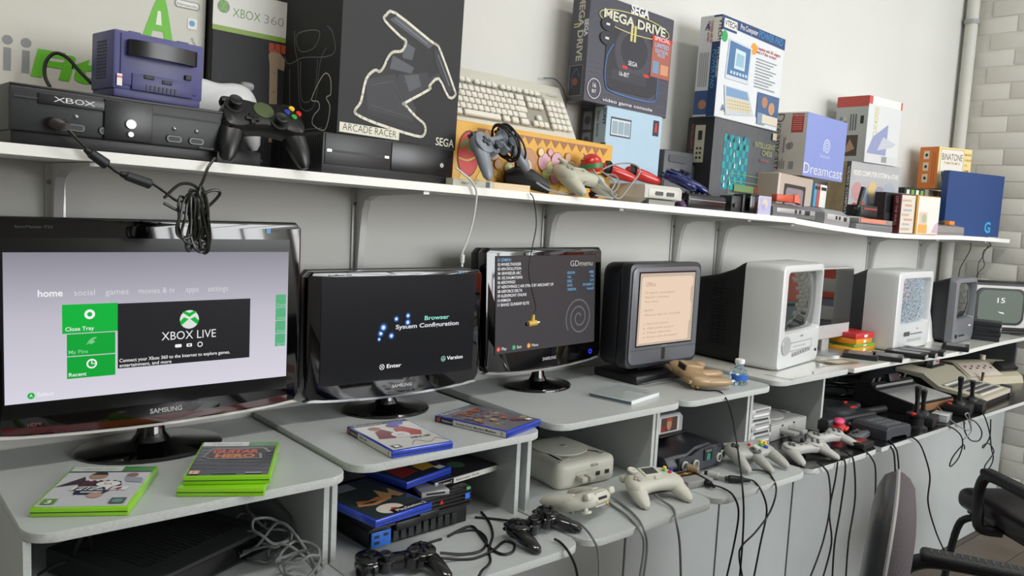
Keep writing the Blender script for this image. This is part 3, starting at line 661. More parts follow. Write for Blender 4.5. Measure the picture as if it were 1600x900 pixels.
def pad_ps(t, body, dark, sticks=True, cols=None):
    B().puff(outline(PSH), [(.009, .002), (.003, .005), (0, .013), (.001, .021), (.004, .026), (.009, .0285)]).obj('shell', body, t)
    for s in (-1, 1):
        B().lathe([(.026, 0), (.026, .003), (.022, .006), (.005, .0065)], 24, TR(s * .052, .006, .0265)).obj('button_disc', body, t)
        for dz in (.008, .018): B().box((s * .052, .033, dz), (.026, .012, .007), .003).obj('shoulder_button', dark, t)
        grip(t, body, [(s * .060, .006, .016, .0175, .0125), (s * .065, -.018, .015, .0185, .0135), (s * .071, -.042, .0125, .0165, .0125), (s * .077, -.064, .0095, .0125, .0095)])
    dpad(t, -.052, .006, .0335, .024, dark)
    cols = cols or [dark] * 4
    buttons(t, [(.052, .018), (.064, .006), (.052, -.006), (.040, .006)], .0045, cols, .034)
    B().box((-.010, .004, .029), (.010, .004, .003), .001).box((.012, .004, .029), (.010, .004, .003), .001).obj('small_button', dark, t)
    if sticks:
        for s in (-1, 1): B().cyl((s * .026, -.010, .006), (s * .026, -.010, .0305), .0145, n=20, b=.002).obj('stick_well', body, t); stick(t, s * .026, -.010, .031, dark)
def pad_n64(t, body, grey=PSG):
    B().puff(outline(N64H), [(.010, .003), (.003, .008), (0, .015), (.001, .022), (.005, .029), (.011, .032)]).obj('shell', body, t)
    for s in (-1, 1): grip(t, body, [(s * .060, .004, .018, .0185, .014), (s * .064, -.022, .016, .0185, .0150), (s * .068, -.050, .0125, .0160, .0130), (s * .070, -.070, .0100, .0120, .0100)])
    grip(t, body, [(0, -.004, .018, .0185, .014), (0, -.035, .016, .0165, .0140), (0, -.065, .0125, .0140, .0120), (0, -.086, .0100, .0105, .0095)])
    dpad(t, -.05, .018, .034, .024, m('#3c3d3f', .5)); stick(t, 0, -.012, .033, m('#c4c3ba', .5), .010)
    B().lathe([(.017, 0), (.017, .002), (.012, .003)], 20, TR(0, -.012, .0318)).obj('stick_gate', m('#55575a', .5), t)
    buttons(t, [(.055, .027), (.063, .018), (.047, .018), (.055, .009)], .0045, [YEL] * 4, .033)
    buttons(t, [(.036, .008), (.045, -.004)], .0065, [GRN, BLU], .033); buttons(t, [(0, .016)], .005, [RED], .033)
    for s in (-1, 1): B().box((s * .05, .045, .022), (.036, .010, .010), .003).obj('shoulder_button', body, t)
    B().box((0, .012, -.002), (.046, .056, .022), .004).obj('expansion_housing', body, t); B().box((0, .0405, -.002), (.036, .002, .014)).obj('expansion_slot', INK, t)
def pad_dc(t, body, lid=True):
    B().puff(outline(DCH), [(.014, .004), (.005, .009), (0, .018), (.001, .026), (.006, .034), (.013, .038)]).obj('shell', body, t)
    for s in (-1, 1): grip(t, body, [(s * .056, .006, .018, .024, .018), (s * .061, -.020, .014, .0235, .0185), (s * .066, -.045, .0095, .0195, .0160), (s * .068, -.064, .0060, .0140, .0115)])
    B().box((0, .025, .0385), (.052, .040, .004), .0015).obj('screen_frame', body, t); B().box((0, .025, .0405), (.038, .026, .002)).obj('memory_window', m('#3b3f3c', .3), t)
    dpad(t, -.055, .0, .040, .022, m('#a9a89c', .5)); stick(t, -.053, .030, .036, body, .013)
    buttons(t, [(.055, .032), (.067, .021), (.055, .010), (.043, .021)], .0052, [YEL, BLU, RED, GRN], .038)
    B().prism([(-.008, -.006), (.008, -.006), (0, .008)], .036, .041, .001, TR(0, -.006, 0), 1).obj('start_button', body, t)
    for s in (-1, 1): B().box((s * .058, .045, .012), (.028, .018, .018), .006).obj('trigger', body, t)
    B().box((0, .046, .020), (.056, .012, .024), .003).obj('slot_housing', body, t); B().box((0, .0525, .022), (.044, .001, .006)).obj('memory_slot', INK, t)
def pad_xb(t, body, dark, jewel):
    B().puff(outline(XBH), [(.012, .003), (.004, .008), (0, .018), (.001, .028), (.006, .037), (.014, .040)]).obj('shell', body, t)
    for s in (-1, 1): grip(t, body, [(s * .052, .004, .020, .024, .019), (s * .058, -.022, .014, .0230, .0190), (s * .065, -.048, .0070, .0185, .0160), (s * .069, -.068, .0015, .0130, .0110)])
    for s, x, y in ((-1, -.052, .018), (1, .024, -.010)): B().lathe([(.0165, 0), (.0165, .003), (.012, .004)], 20, TR(x, y, .038)).obj('stick_well', dark, t); stick(t, x, y, .042, dark, .012)
    dpad(t, -.026, -.010, .041, .024, dark); buttons(t, [(.055, .028), (.066, .018), (.055, .008), (.044, .018)], .0055, [YEL, RED, GRN, BLU], .039)
    B().lathe([(.019, 0), (.018, .003), (.008, .004)], 24, TR(0, .014, .039)).obj('jewel', jewel, t)
    for s in (-1, 1): B().box((s * .055, .042, .022), (.026, .016, .02), .007).obj('trigger', dark, t)
def pad(name, label, fn, loc, yaw, zrest, post=None, tilt=0, group=None, extra=None, fn_scale=1):
    t = thing(name, label, 'game controller', loc, yaw, group, tilt, post); fn(t)
    if extra: extra(t)
    if fn_scale != 1: t.scale = (fn_scale,) * 3
    rest(t, zrest); return t
pad('game_controller', 'large black gamepad standing upright between the black consoles on the shelf', lambda t: pad_xb(t, m('#141516', .35), BLK, m('#4d5a3c', .3)), (.617, 1.445, 1.5), -2, zs(.67), RX(50), TS)
pad('game_controller', 'white gamepad standing behind the black gamepad, only its rounded top showing', lambda t: pad_xb(t, m('#cfd0d0', .35), m('#8e9090', .4), m('#c5c5c5', .3, .5)), (.585, 1.543, 1.5), 178, zs(.585) + .0305, RX(84), TS)
t = thing('power_adapter', 'black power brick under the upright white gamepad', 'adapter', (.51, 1.505, zs(.51)), 0, None, TS)
B().box((.07, .035, .015), (.14, .07, .030), .004).obj('brick', BLK, t); B().cyl((.14, .035, .015), (.155, .035, .015), .006, n=10).obj('strain_relief', RUB, t)
bpy.context.view_layer.update()

# flat black console with disc slot + driving-wheel carton on top
W, D, H = .322, .205, .076
t = thing('game_console', 'flat black console with a lit disc slot under the driving wheel carton', 'game console', (.727, 1.415, zs(.727)), 5, None, TS)
B().box((W / 2, D / 2, H / 2), (W, D, H), .002).obj('body', m('#17181a', .4), t)
B().box((W * .25, -.0005, H * .60), (W * .47, .003, H * .74), .001).obj('slot_panel', m('#1f2022', .4), t)
B().box((W * .74, -.0005, H * .60), (W * .50, .003, H * .74), .001).obj('gloss_panel', m('#0a0a0b', .28), t)
B().box((W * .24, -.0022, H * .56), (W * .40, .001, .004)).obj('disc_slot', INK, t)
for x in (.03, .44): B().box((W * x + .004, -.0026, H * .56), (.010, .001, .0045)).obj('slot_end', m('#d9dcdc', .2, .5), t)
for k in range(26): B().box((-.0003, .012 + k * .0072, H * .5), (.0012, .0028, H * .84)).obj('side_slot', INK, t)
Art(t, 'front', (0, -.0022, 0), W, H).circ(.895, .52, .0048, m('#c9cdd0', .3)).line([(.885, .58), (.905, .46)], .0012, INK).line([(.905, .58), (.885, .46)], .0012, INK).done()
W, D, H = .320, .212, .42
t = carton('wheel_controller_box', 'huge black carton printed ARCADE RACER with a steering wheel picture', (.760, 1.424, zs(.760) + .0765), 9, W, D, H, m('#17181a', .6, grain=.12, scale=6))
a = front(t, W, .335); WL = m('#d8d6c4', .5); B1 = m('#282a2f', .5); B2 = m('#4c5056', .5); B3 = m('#1a1b1f', .5)
sil = [(.13, .145), (.15, .12), (.3, .09), (.62, .055), (.70, .07), (.70, .13), (.62, .17), (.52, .23), (.52, .24), (.72, .35), (.72, .37), (.80, .43), (.90, .33), (.96, .35), (.94, .40), (.80, .60), (.76, .63), (.70, .645), (.4, .745), (.33, .72), (.32, .685), (.45, .62), (.50, .60), (.47, .54), (.40, .52), (.36, .48), (.33, .42), (.3, .39), (.26, .39), (.2, .33), (.17, .20)]
a.poly(sil, m('#0c0d10', .5))
a.poly([(.36, .70), (.70, .595), (.735, .625), (.70, .645), (.42, .735)], B2).poly([(.48, .60), (.58, .575), (.56, .50), (.48, .50)], B2).poly([(.40, .50), (.58, .46), (.56, .42), (.38, .42)], B2)
a.poly([(.20, .33), (.42, .395), (.62, .22), (.60, .135), (.22, .165)], B1).poly([(.22, .165), (.60, .135), (.66, .115), (.62, .085), (.2, .14)], B3).poly([(.45, .40), (.70, .45), (.72, .37), (.53, .25), (.44, .34)], B1).poly([(.50, .40), (.62, .425), (.65, .36), (.55, .31)], B2).poly([(.74, .60), (.80, .60), (.94, .38), (.90, .35), (.76, .52)], B1).poly([(.68, .40), (.80, .47), (.82, .43), (.70, .36)], B1)
a.curve(sil, .0055, WL, True, 3).line([(.50, .36), (.60, .40), (.66, .33)], .0012, B2).line([(.24, .30), (.40, .35), (.55, .20)], .0012, B2).line([(.24, .19), (.56, .16)], .0012, B2).line([(.40, .71), (.68, .62)], .002, m('#7a7e84', .4)).line([(.78, .57), (.90, .40)], .002, m('#7a7e84', .4))
a.rr(.02, .012, .465, .055, .001, WL).text('ARCADE RACER', .252, .024, .0135, INK, w=.42, bold=-.008, al='C')
a.text('SEGA', .89, .018, .0165, WL, w=.17, bold=.012, al='C')
a.done()
a = left(t, D, .335); GL = m('#8e9090', .5); LN = .0012
a.curve([(.1, .60), (.2, .42), (.45, .44), (.8, .43), (.93, .46), (.88, .56), (.8, .60)], LN, GL).curve([(.3, .60), (.32, .50), (.38, .40), (.45, .16), (.66, .16), (.72, .40), (.8, .48)], LN, GL).curve([(.25, .38), (.27, .1), (.12, .08), (.1, .02), (.8, .03)], LN, GL).curve([(.42, .42), (.45, .22), (.55, .18), (.66, .24), (.68, .42)], LN, GL).curve([(.35, .58), (.4, .48), (.62, .49), (.68, .58)], LN, GL, True)
a.curve([(.62, .20), (.78, .33), (.88, .31), (.90, .22), (.84, .2), (.90, .14), (.84, .02), (.66, .05), (.66, .1), (.74, .14), (.72, .18)], .0022, WL, True)
a.rr(.02, .012, .42, .055, .001, m('#5b5b58', .5)).text('ARCADE RACER', .23, .024, .012, INK, w=.38, bold=-.008, al='C').done()

# maraca game carton, keyboard above it
W, D, H = .542, .120, .147
t = carton('music_game_box', 'long yellow carton with zigzag border and a red maraca picture', (1.085, 1.50, zs(1.085)), 3, W, D, H, m('#d9a640', .45, grain=.1, scale=14))
a = front(t, W, H); OC = m('#e8c56a', .5); BRO = m('#9c6a4a', .5)
for k in range(15): a.poly([(.12 + k * .056, .93), (.176 + k * .056, .93), (.148 + k * .056, .80)], BRO)
for k in range(9): a.poly([(.03 + .1 * k, .05 + .1 * (k % 3)), (.10 + .1 * k, .10), (.06 + .1 * k, .32)], OC)
a.circ(.082, .52, .032, m('#5c3026', .5), .052).circ(.082, .52, .030, m('#c2403a', .45), .049).poly([(.03, .62), (.05, .58), (.065, .66), (.08, .5), (.105, .68), (.135, .52), (.135, .60), (.105, .78), (.085, .62), (.065, .76)], m('#5f7d4a', .5)).curve([(.035, .44), (.08, .42), (.13, .5)], .004, OC)
for k, (u, v, r, cc) in enumerate(((.22, .62, .022, '#d9b9a8'), (.28, .66, .017, '#7fa6cc'), (.335, .58, .02, '#cf8d6a'), (.42, .52, .032, '#b98a6a'), (.42, .44, .018, '#e0bfa0'), (.53, .55, .022, '#d6a8b4'), (.575, .46, .018, '#d8cf7a'), (.61, .6, .02, '#cda3ae'), (.65, .45, .02, '#cf8f8f'), (.71, .5, .02, '#b8a070'), (.78, .45, .022, '#d3c08a'), (.86, .5, .02, '#c98d72'), (.25, .42, .012, '#c9a070'), (.31, .38, .013, '#b8c490'), (.37, .32, .012, '#d88a5a'), (.47, .30, .015, '#cf9a9a'), (.54, .34, .014, '#9fb070'), (.60, .30, .015, '#c98aa0'), (.67, .28, .014, '#d0a860'), (.20, .30, .014, '#b07a5a'), (.36, .72, .010, '#d6c090'), (.50, .70, .010, '#e0c8a0'), (.56, .72, .009, '#d0a0b0'), (.68, .68, .011, '#cfa080'))): a.circ(u, v, r, m(cc, .5)).ring(u, v, r, .0016, BRO)
a.done()
W, H = .44, .165
t = thing('keyboard', 'beige computer keyboard leaning on the wall above the yellow carton', 'keyboard', (1.118, 1.592, zs(1.118) + .147 + .0095), 0, None, TS, RX(-30))
KBM = m('#c3c1b4', .5); KEY = m('#d6d4c9', .5)
B().box((W / 2, .011, H / 2), (W, .022, H), .005).obj('case', KBM, t)
B().box((W * .425, -.0004, H * .42), (W * .80, .001, H * .66)).obj('key_bed', m('#8f8d82', .6), t)
kb = {}
def key(x, z, w, h=.0155):
    k_ = (round(w, 4), round(h, 4)); 
    if k_ not in kb: kb[k_] = B().box((0, -.0055, 0), (w, .009, h), .0022, seg=1).obj('key', KEY, t); o = kb[k_]
    else: o = kb[k_].copy(); COL.objects.link(o); o.parent = t
    o.location = (x, 0, z)
for g, xs_ in enumerate(((.02,), (.055, .073, .091, .109), (.137, .155, .173, .191), (.219, .237, .255, .273), (.297, .315, .333))):
    for x in xs_: key(x, .122, .0165, .013)
for r_i in range(4):
    for k in range(13):
        if r_i == 3 and k > 11: continue
        key(.02 + k * .0182 + r_i * .0045, .099 - r_i * .0182, .0165)
    key(.02 + 13 * .0182 + .0095 - (r_i == 3) * .009, .099 - r_i * .0182, .026)
for x, w_ in ((.022, .022), (.052, .022), (.125, .112), (.200, .022), (.228, .022), (.260, .026)): key(x, .026, w_)
for r_i in range(2):
    for k in range(3): key(.297 + k * .018, .099 - r_i * .0182, .0165)
key(.315, .044, .0165)
for k in range(3): key(.297 + k * .018, .026, .0165)
for r_i in range(5):
    for k in range(4): key(.362 + k * .018, .099 - r_i * .0182, .0165)
B().box((.395, -.0006, .127), (.072, .0015, .016), .001).obj('badge_plate', m('#b5b3a7', .5), t)
Art(t, 'front', (0, -.0012, 0), W, H).text('Dreamcast', .895, .755, .006, m('#6e6d66', .5), al='C').done()
cable('keyboard_cable', 'thin grey keyboard cable curling down the wall beside the stacked cartons', [(1.5165, 1.6900, 1.7118), (1.5588, 1.6900, 1.7139), (1.5895, 1.6900, 1.6903), (1.6049, 1.6900, 1.6488), (1.5961, 1.6900, 1.6043), (1.5853, 1.6900, 1.5859), (1.6045, 1.6900, 1.6226), (1.5889, 1.6900, 1.6349)], .002, m('#6d6e70', .5))

# console cartons
W, D, H = .244, .098, .262
t = carton('console_box', 'pale blue carton printed PlayStation under the black console carton', (1.668, 1.60, zs(1.668)), 2, W, D, H, m('#a9c4d6', .4, grain=.05, scale=9))
a = front(t, W, H); a.text('PlayStation', .5, .27, .034, m('#5b6f80', .45), w=.9, bold=-.006, al='C').rr(.07, .70, .36, .20, .001, m('#3c4248', .4)).rr(.085, .715, .33, .165, .001, m('#c7d2d8', .4))
for k in range(3): a.rr(.10 + k * .105, .73, .095, .13, .002, m('#8fa3ae', .4))
a.rect(.83, .78, .11, .17, m('#1f2733', .4)).poly([(.86, .82), (.91, .82), (.90, .92), (.87, .92)], RED).done()
a = left(t, D, H); a.rect(0, 0, .55, 1, m('#2a2e33', .4))
for k in range(4): a.rr(.12, .10 + k * .22, .32, .19, .001, m('#70767b', .4)).circ(.28, .20 + k * .22, .012, m('#3a3e44', .4))
a.text('SONY', .86, .98, .012, INK, rot=-90).text('PlayStation', .84, .62, .02, INK, rot=-90, bold=0).text('DUAL SHOCK', .64, .95, .008, m('#8d3a30', .5), rot=-90).done()
W, D, H = .369, .063, .285
t = carton('console_box', 'black carton printed SEGA MEGA DRIVE II on top of the pale blue carton', (1.579, 1.60, 1.6545), 3, W, D, H, m('#454550', .3, grain=.1, scale=12))
a = front(t, W, H); GRD = m('#5c5c68', .35); YG = m('#c9c17c', .35); PB = m('#3b6ea8', .4)
for k in range(15): a.line([(.06 + k * .062, .06), (.16 + k * .055, .40)], .0007, GRD)
for k in range(8): a.line([(.05, .06 + k * .045), (.98, .06 + k * .045)], .0007, GRD)
a.rr(.20, .16, .64, .60, .04, m('#24242b', .3)).circ(.53, .55, .085, m('#3d3d46', .3), .075).circ(.53, .57, .06, m('#2c2c34', .25), .05).rr(.28, .26, .42, .10, .006, m('#31313a', .3))
a.curve([(.28, .58), (.22, .45), (.22, .22), (.32, .14), (.78, .13), (.84, .24), (.84, .40)], .004, PB).rect(.40, .385, .06, .028, RED).rect(.66, .355, .07, .028, RED).text('16-BIT', .37, .31, .012, INKW).text('SEGA', .52, .43, .012, INKW, al='C')
a.ring(.52, .825, .155, .0026, YG, .027).text('MEGA DRIVE', .52, .80, .024, m('#cfcfb8', .3), w=.74, bold=.03, al='C').text('SEGA', .56, .925, .024, INKW, w=.22, bold=.04, al='C').text('II', .50, .665, .042, YG, bold=.03, al='C')
a.rect(.74, .38, .24, .36, m('#a35a4a', .4)).rect(.73, .74, .26, .045, RED).text('SPECIAL', .86, .747, .011, INKW, al='C', w=.2).text('LIMITED', .86, .68, .012, m('#8fc4e4', .4), al='C', w=.18).text('EDITION', .86, .63, .010, m('#8fc4e4', .4), al='C', w=.16).text('PACK', .86, .59, .010, m('#8fc4e4', .4), al='C').rect(.76, .42, .08, .12, m('#6f8fa8', .4)).rect(.86, .42, .1, .10, m('#c98f6a', .4))
a.ring(.10, .13, .026, .002, INKW).text('16', .10, .14, .012, INKW, al='C').text('BIT', .10, .09, .009, INKW, al='C').text('video game console', .5, .035, .009, INKW, w=.6, al='C')
for u, v in ((.2, .62), (.2, .75)): a.circ(u, v, .028, m('#292930', .3), .018).rect(u - .02, v - .01, .04, .02, INKW)
a.done()
a = left(t, D, H); a.text('MEGA DRIVE', .42, .97, .020, m('#b9b9a8', .3), w=.6, rot=-90, bold=.03).text('SEGA', .78, .75, .013, INKW, rot=-90, bold=.04).text('II', .18, .72, .02, YG, rot=-90).rect(.12, .05, .72, .28, m('#15151a', .3)).line([(.12, .05), (.84, .05), (.84, .33), (.12, .33)], .001, m('#9a9aa5', .4), True).curve([(.3, .12), (.26, .22), (.5, .3), (.7, .22)], .002, PB).circ(.45, .18, .010, m('#7d3a34', .4)).done()
W, D, H = .395, .092, .283
t = carton('chess_computer_box', 'dark carton printed INTELLIGENT CHESS with a turquoise chessboard', (2.083, 1.55, zs(2.083)), 5, W, D, H, m('#54585c', .4, grain=.22, scale=25))
a = front(t, W, H); TQ = m('#1f9c94', .4); TQ2 = m('#2f6f8c', .4)
for i in range(8):
    for j in range(8): a.rect(.16 + i * .046, .26 + j * .074, .046, .074, TQ if (i + j) % 2 else TQ2)
for u, v in ((.18, .28), (.18, .35), (.27, .31), (.22, .42), (.32, .5), (.30, .62), (.40, .55), (.23, .72), (.36, .78)): a.poly([(u, v), (u + .02, v), (u + .014, v + .05), (u + .006, v + .05)], LW)
for u, v in ((.2, .80), (.28, .78), (.36, .7), (.45, .72), (.43, .82)): a.poly([(u, v), (u + .02, v), (u + .014, v + .05), (u + .006, v + .05)], INK)
a.text('INTELLIGENT', .62, .78, .017, m('#a8a870', .4), w=.34, bold=0).text('CHESS', .75, .70, .017, m('#a8a870', .4), w=.17, bold=0).text('electronic', .73, .63, .010, m('#a85848', .5))
LG = m('#83a878', .5)
a.line([(.27, .44), (.93, .44), (.93, .04), (.27, .04)], .0016, LG, True).line([(.27, .36), (.93, .36)], .0016, LG).line([(.27, .22), (.93, .22)], .0016, LG).rect(.35, .25, .32, .075, m('#6f8a58', .5)).rect(.68, .25, .07, .075, m('#a3504a', .5)).line([(.34, .06), (.5, .06), (.5, .19), (.34, .19)], .0012, LG, True)
for k in range(5): a.circ(.58 + k * .06, .12, .006, m('#3a3d40', .5))
a.rect(.90, .90, .07, .08, m('#b8b09a', .5)).done()
a = left(t, D, H); a.rect(0, 0, 1, 1, m('#1b1b1d', .45)).rect(.30, .52, .38, .40, m('#b3b09c', .5)).text('INTELLIGENT CHESS', .14, .93, .009, m('#a0503c', .5), rot=-90, w=.42)
for k in range(6): a.circ(.42 + .13 * (k % 2), .57 + .05 * (k // 2), .004, INK)
a.rect(.42, .76, .16, .1, INK).done()
W, D, H = .384, .077, .30
t = carton('laptop_toy_box', 'white and navy carton printed VTECH with a toy laptop picture', (2.084, 1.55, zs(2.083) + .2848), 4, W, D, H, m('#d3d7d9', .35, grain=.04, scale=7))
a = front(t, W, H); NV = m('#26406e', .4)
a.poly([(0, 1), (1, 1), (1, .88), (.22, .90), (.22, .86), (0, .86)], NV).rr(.03, .885, .19, .09, .002, LW).text('VTECH', .125, .903, .017, INK, w=.17, bold=.02, al='C').text('Pre Computer', .27, .925, .016, INKW, w=.27).text('POWER PAD', .56, .915, .022, m('#2f86b8', .4), w=.40, bold=.01)
a.circ(.05, .80, .017, m('#2f9c5a', .5)).circ(.50, .78, .018, m('#e0962a', .5)).text('Complete with AD adaptor', .54, .79, .010, m('#b03a3a', .5), w=.4).text('and a 4 line screen!', .54, .75, .010, m('#b03a3a', .5), w=.33)
for k in range(10): a.rect(.55, .69 - k * .032, .34 - .05 * (k % 3), .012, m('#8b9096', .5))
a.poly([(.10, .40), (.12, .80), (.47, .78), (.46, .40)], m('#c5ccd2', .35)).poly([(.12, .44), (.135, .78), (.45, .76), (.44, .44)], m('#456f9c', .35)).poly([(.22, .52), (.225, .72), (.38, .71), (.38, .52)], m('#c2d4dc', .35)).poly([(.24, .55), (.245, .68), (.36, .67), (.36, .55)], m('#8fb3c4', .35))
for k in range(6): a.rect(.17 + k * .045, .46, .03, .03, m('#b9cbd6', .4))
a.poly([(.10, .33), (.47, .33), (.58, .10), (.15, .04)], m('#bcc4ca', .35)).poly([(.13, .32), (.45, .32), (.49, .24), (.14, .23)], m('#7396b8', .35)).poly([(.15, .22), (.49, .23), (.55, .12), (.18, .09)], m('#cfc5a8', .35))
for k in range(3): a.line([(.15 + .01 * k, .19 - k * .035), (.51 + .015 * k, .205 - k * .03)], .0012, m('#9a917a', .5))
for k in range(8): a.line([(.19 + k * .04, .22), (.21 + k * .042, .10)], .001, m('#9a917a', .5))
a.rect(.62, .10, .36, .26, m('#3f5f86', .4)).circ(.74, .27, .018, m('#a87a5a', .5)).circ(.86, .22, .02, m('#b98a68', .5)).rect(.64, .03, .13, .12, m('#7d96aa', .4)).rect(.72, .05, .26, .09, m('#cfc8b4', .5)).text('A', .08, .07, .02, NV).done()
a = left(t, D, H); a.rect(.62, 0, .38, 1, NV).rr(.62, .74, .36, .24, .002, LW).text('VTECH', .87, .955, .014, INK, rot=-90, w=.2, bold=.02).text('Pre Computer', .90, .68, .009, INKW, rot=-90, w=.3).text('POWER PAD', .70, .66, .013, m('#4d9fd0', .4), rot=-90, w=.38).text('Complete with AD', .52, .95, .010, m('#b03a3a', .5), rot=-90, w=.22).text('adaptor screen', .38, .95, .010, m('#b03a3a', .5), rot=-90, w=.2)
for k in range(5): a.rect(.12 + k * .09, .30, .045, .34, m('#9aa0a6', .5))
a.rect(.03, .02, .6, .24, m('#38557f', .4)).circ(.42, .12, .014, m('#a87a5a', .5)).text('A', .25, .86, .02, NV).done()
# dark grey machine standing between cartons
t = thing('game_console', 'dark grey console standing on edge between the pale blue and chess cartons', 'game console', (1.925, 1.60, zs(1.925)), 2, None, TS)
W, D, H = .145, .085, .172
B().box((W / 2, D / 2, H / 2), (W, D, H), .006).obj('body', m('#4d5054', .45), t)
B().prism([(.0, 0), (.115, 0)] + [(.0575 + .0575 * math.cos(PI * k / 12), .085 + .03 * math.sin(PI * k / 12)) for k in range(13)], 0, .002, .0005, TR(.004, 0, .006) @ FR['front'], 1).obj('disc_lid', m('#5a5d61', .4), t)
B().prism(rrect(.085, .022, .004, 3, .062, .148), 0, .0025, .0008, FR['front'], 1).obj('display_strip', m('#44474b', .4), t); B().ell((.045, -.002, .055), (.004, .002, .004), 10, 6).obj('badge', m('#c5c7c8', .3, .5), t)
B().box((W + .02, D / 2, H * .40), (.04, D, H * .80), .004).obj('side_housing', m('#15171a', .4), t)
# tan picture carton, game cases and blue console carton on top
W, D, H = .225, .12, .147
t = carton('picture_box', 'tan carton with a television picture under the blue and white carton', (2.372, 1.50, zs(2.372) - .002), 2, W, D, H, m('#b5a799', .5, grain=.06, scale=12), tilt=3)
a = front(t, W, H); a.rr(.18, .18, .62, .62, .006, m('#2f3130', .4)).rr(.24, .26, .50, .46, .012, m('#8a7f86', .35)).rect(0, 0, .06, 1, m('#c9bdb4', .5)).done()
for k, (cc, lb, w_) in enumerate((('#4f93b8', 'light blue', .020), ('#b8463c', 'red', .017), ('#d8d8d2', 'white', .046))):
    x = 2.603 + (0, .0205, .038)[k]
    t = thing('game_case', lb + ' game case standing beside the tan picture carton', 'game case', (x, 1.503, zs(x) - .0005), 2, 'game cases under the blue carton', 3)
    B().box((w_ / 2 - .0005, .06, .070), (w_ - .001, .12, .140), .0015).obj('case', m(cc, .4), t)
    a = Art(t, 'front', (0, 0, 0), w_ - .001, .14); a.rect(.1, .86, .8, .08, INK).rect(.2, .1, .5, .3, m('#7d8f8a', .5) if k == 2 else INKW).done()
W, D, H = .30, .118, .208
t = carton('console_box', 'white and lilac-blue carton printed Dreamcast with a spiral', (2.512, 1.497, 1.5115), 4, W, D, H, m('#c8c4bb', .45, grain=.03, scale=9))
a = front(t, W, H); a.rect(0, 0, 1, 1, m('#8291cc', .35, grain=.05, scale=6)); SPW = m('#d5dcf0', .4)
a.line([(.53 + (.002 + .0019 * k / 3) / W * math.cos(k * .42), .53 + (.002 + .0019 * k / 3) / H * math.sin(k * .42)) for k in range(40)], .0042, SPW)
a.text('Dreamcast', .5, .34, .012, m('#c2cbe8', .4), al='C', bold=-.005).text('Dreamcast', .5, .045, .036, LW, w=.97, bold=-.01, al='C').done()
a = left(t, D, H); a.rect(.54, .68, .36, .30, m('#b03a32', .45)).text('ATTENTION', .72, .935, .006, INKW, al='C')
for k in range(6): a.rect(.58, .90 - k * .035, .28, .014, m('#d08a80', .5))
a.text('Dreamcast', .06, .98, .030, m('#3d3e42', .45), rot=-90, w=.9, bold=-.01).line([(.53 + (.001 + .0011 * k / 3) / D * math.cos(k * .42), .47 + (.001 + .0011 * k / 3) / H * math.sin(k * .42)) for k in range(34)], .0024, m('#55565a', .5)).text('Dreamcast', .34, .60, .008, m('#55565a', .5), rot=-90)
for k in range(4): a.rect(.22 + k * .06, .1, .025, .16 - .03 * (k % 2), m('#6a6b6e', .5))
a.rect(.56, .1, .14, .12, m('#8d8e90', .5)).done()
# cartons by the corner
W, D, H = .34, .09, .241
t = carton('console_box', 'scuffed silver carton printed VIDEO COMPUTER SYSTEM by ATARI', (2.919, 1.545, 1.3455), -4, W, D, H, m('#a9abad', .3, grain=.12, scale=14), tilt=.6)
a = front(t, W, H); a.text('VIDEO COMPUTER SYSTEM by ATARI', .5, .80, .018, LW, w=.92, bold=.02, al='C')
for u, v, r, cc in ((.15, .55, .035, '#b88a8a'), (.3, .45, .04, '#8a97a8'), (.45, .6, .03, '#c9b27a'), (.6, .5, .04, '#8f8fa0'), (.8, .55, .045, '#9aa3ad'), (.25, .3, .03, '#c2703f'), (.12, .3, .02, '#b04a3a')): a.circ(u, v, r, m(cc, .4))
a.done()
a = left(t, D, H); a.rect(0, 0, .8, 1, m('#9c8a6a', .7, grain=.3, scale=40)).rect(.8, 0, .2, 1, m('#4d4e50', .4)).text('VIDEO COMPUTER', .86, .93, .009, LW, rot=-90, w=.85).done()
W, D, H = .245, .128, .243
t = carton('console_box', 'red topped white carton printed GX4000 on the scuffed silver carton', (2.989, 1.535, 1.5885), -2, W, D, H, m('#cfd2d2', .3, grain=.03, scale=9), tilt=.6)
a = front(t, W, H); a.rect(0, .88, 1, .12, m('#c05048', .4)).rect(.10, .88, .85, .12, LW).text('GX4000', .30, .40, .028, m('#c9c07a', .4), rot=90, w=.45).poly([(.05, .14), (.2, .4), (.62, .62), (.62, .14)], m('#8c93b8', .4)).poly([(.35, .2), (.5, .42), (.9, .34), (.8, .28)], m('#b9bdc4', .4)).rect(0, 0, 1, .13, m('#c9cacb', .4)).rect(.5, .03, .16, .09, m('#8a8c8e', .5)).done()
a = left(t, D, H); a.rect(0, .84, 1, .16, m('#b84a42', .45)).rect(0, 0, 1, .84, m('#a9adab', .45)).rect(.25, .09, .5, .32, m('#4a3d33', .45)).poly([(.3, .12), (.5, .35), (.68, .2)], m('#a8876a', .5))
for k in range(6): a.rect(.12 + .13 * (k % 2), .5 + .07 * (k // 2), .1, .05, m(('#b8584a', '#5a7fa0', '#c9c0a0')[k % 3], .5))
for k in range(3): a.rect(.46 + k * .08, .48, .04, .25, m('#5a5c5e', .5))
a.rect(.78, .58, .1, .12, INK).done()
W, D, H = .205, .095, .178
t = carton('console_box', 'orange and cream carton printed BINATONE standing on pale books', (3.702, 1.570, 1.5230), -16, W, D, H, m('#d98a35', .45), tilt=0)
